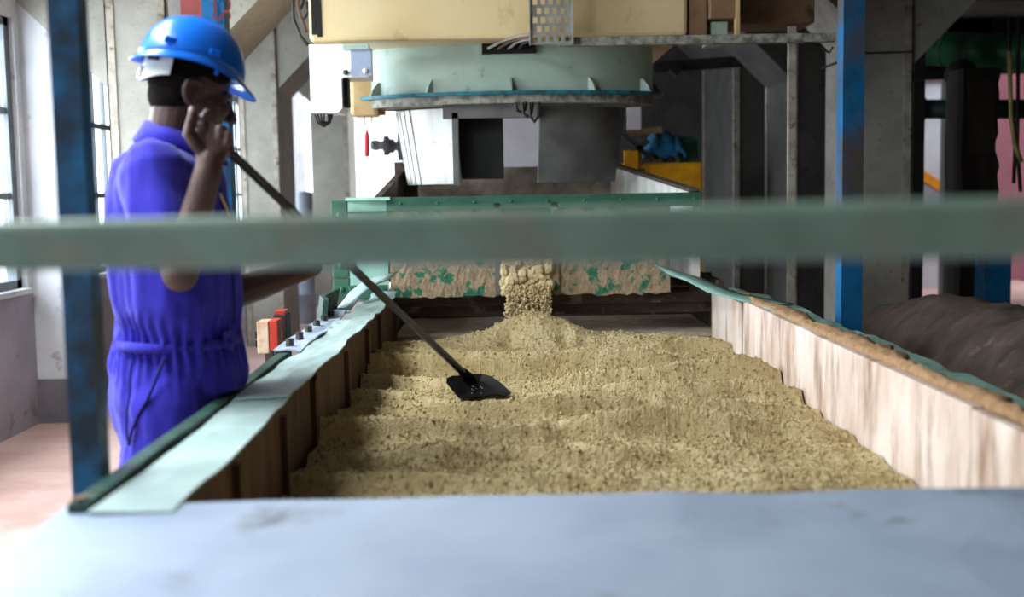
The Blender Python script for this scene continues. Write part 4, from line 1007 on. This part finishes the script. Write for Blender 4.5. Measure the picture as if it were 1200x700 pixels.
for dr_, dz in ((-.004, .010), (.000, .002), (.012, -.008), (.02, -.014), (.022, -.018), (.018, -.019), (.004, -.012), (-.008, -.003)):
    row = []
    for i in range(NS):
        ph = 2 * math.pi * i / NS; c, s = math.cos(ph), math.sin(ph)
        pk = max(0, c) ** 2.2 * .022 * (max(0, dr_) / .02); dn = -max(0, c) ** 2 * .012 * (max(0, dr_) / .02)
        row.append(K(-.016 + (RA + dr_ * .8 + pk) * c, (RB + dr_ * .7) * s, Z0 + dz + dn + .022 * s * s))
    rings.append(row)
br = MB().loft(rings + [rings[0]], caps=False).build('brim', 'helmet', hh, smooth=True)
# raised ribs on the crown and slot bosses
for s in (-.03, 0, .03):
    pts = []
    for k in range(13):
        th = math.radians(25 + 130 * k / 12); pts.append(K(-.016 + RA * .97 * math.cos(th) * (1 - abs(s)), s, Z0 + RH * math.sin(th) * (1 - (s / .15) ** 2) - .001))
    MB().tube(pts, [.002] + [.006] * 11 + [.002], 8).build('crown_rib', 'helmet', sh, smooth=True)
for fpos in (-.075, .03):
    for s in (-1, 1):
        rr0 = math.sqrt(max(0, 1 - (fpos / RA) ** 2)); q = K(fpos - .016, s * RB * rr0 * .985, Z0 + .04)
        MB().bar(q - kf * .014, q + kf * .014, .012, .016, ku).build('slot_boss', 'helmet', sh, bevel=.003)
q = K(.028, RB * .97, Z0 + .004); MB().bar(q, q - ku * .014, .012, .008, kf).build('strap_lug', 'helmet', br, bevel=.002)
# suspension headband
rings = []
for k in range(25):
    ph = math.radians(122 + 116 * k / 24); c, s = math.cos(ph), math.sin(ph)
    up_ = .055; lo_ = .018 - .028 * max(0, -c) ** 3
    a1, b1 = .113, .094
    rings.append([K(-.012 + a1 * c, b1 * s, up_), K(-.012 + (a1 + .004) * c, (b1 + .004) * s, up_), K(-.012 + (a1 + .004) * c, (b1 + .004) * s, lo_), K(-.012 + a1 * c, b1 * s, lo_)])
bn = MB().loft(rings).build('headband', 'strap', hh, smooth=False)
for ph0 in (150, 210):
    ph = math.radians(ph0); c, s = math.cos(ph), math.sin(ph); q = K(-.012 + .119 * c, .100 * s, .047)
    MB().bar(q - (kr * c - kf * s) * .018, q + (kr * c - kf * s) * .018, .006, .012, ku).build('band_slot', 'black', bn)
MB().bar(K(-.131, -.012, .01), K(-.131, .012, .01), .01, .03, ku).build('ratchet', 'strap', bn, bevel=.003)

# ------------------------------------------------------------------ the scraper
tl = thing('scraper', (B_H.x, B_H.y, BED), 'long-handled black scraper resting its blade on the tea', 'tool')
MB().tube([A_H, A_H + hd * .02, A_H.lerp(B_H, .5), B_H - hd * .05, B_H + hd * .02], [.0115, .0115, .012, .0125, .014], 12).build('handle', 'handle', tl, smooth=True)
outl = [(523, 448), (524, 443), (530, 440.5), (543, 440), (553, 438), (565, 438), (576, 441), (586, 448), (599, 460), (592, 464), (580, 462), (570, 464), (558, 466), (548, 466), (538, 466), (530, 457)]
def bl(px, py):
    t = (466 - py) / 28.0; d = 3.97 + .16 * t + .03 * math.sin((px - 523) / 76 * math.pi); return P(px, py, d)
cpt = bl(558, 452) + Vector((0, .035, -.01)); ring = [bl(*p) for p in outl]; mid = [p.lerp(cpt, .5) + Vector((0, .012, -.004)) for p in ring]
n = len(ring); th = Vector((0, .012, -.006))
vsb = ring + mid + [cpt] + [p + th for p in ring] + [p + th for p in mid] + [cpt + th]
fb = []
for k in range(n):
    k2 = (k + 1) % n
    fb += [(k, k2, n + k2, n + k), (n + k, n + k2, 2 * n)]
    o = 2 * n + 1
    fb += [(o + k, o + n + k, o + n + k2, o + k2), (o + n + k, o + 2 * n, o + n + k2), (k, o + k, o + k2, k2)]
bld = MB().add(vsb, fb).build('blade', 'tool', tl, smooth=False)
MB().tube([B_H - hd * .02, B_H + hd * .05], [.017, .02], 12).build('socket', 'tool', tl, smooth=True)
fk = MB()
for k in range(9):
    q = bl(random.uniform(553, 567), random.uniform(452, 463)) + Vector((0, .0, .002)); fk.sph(q, .0022, 5, 4)
tag(fk.build('pale_flecks', 'palefleck', tl), kind='stuff')  # small pale dots on the blade
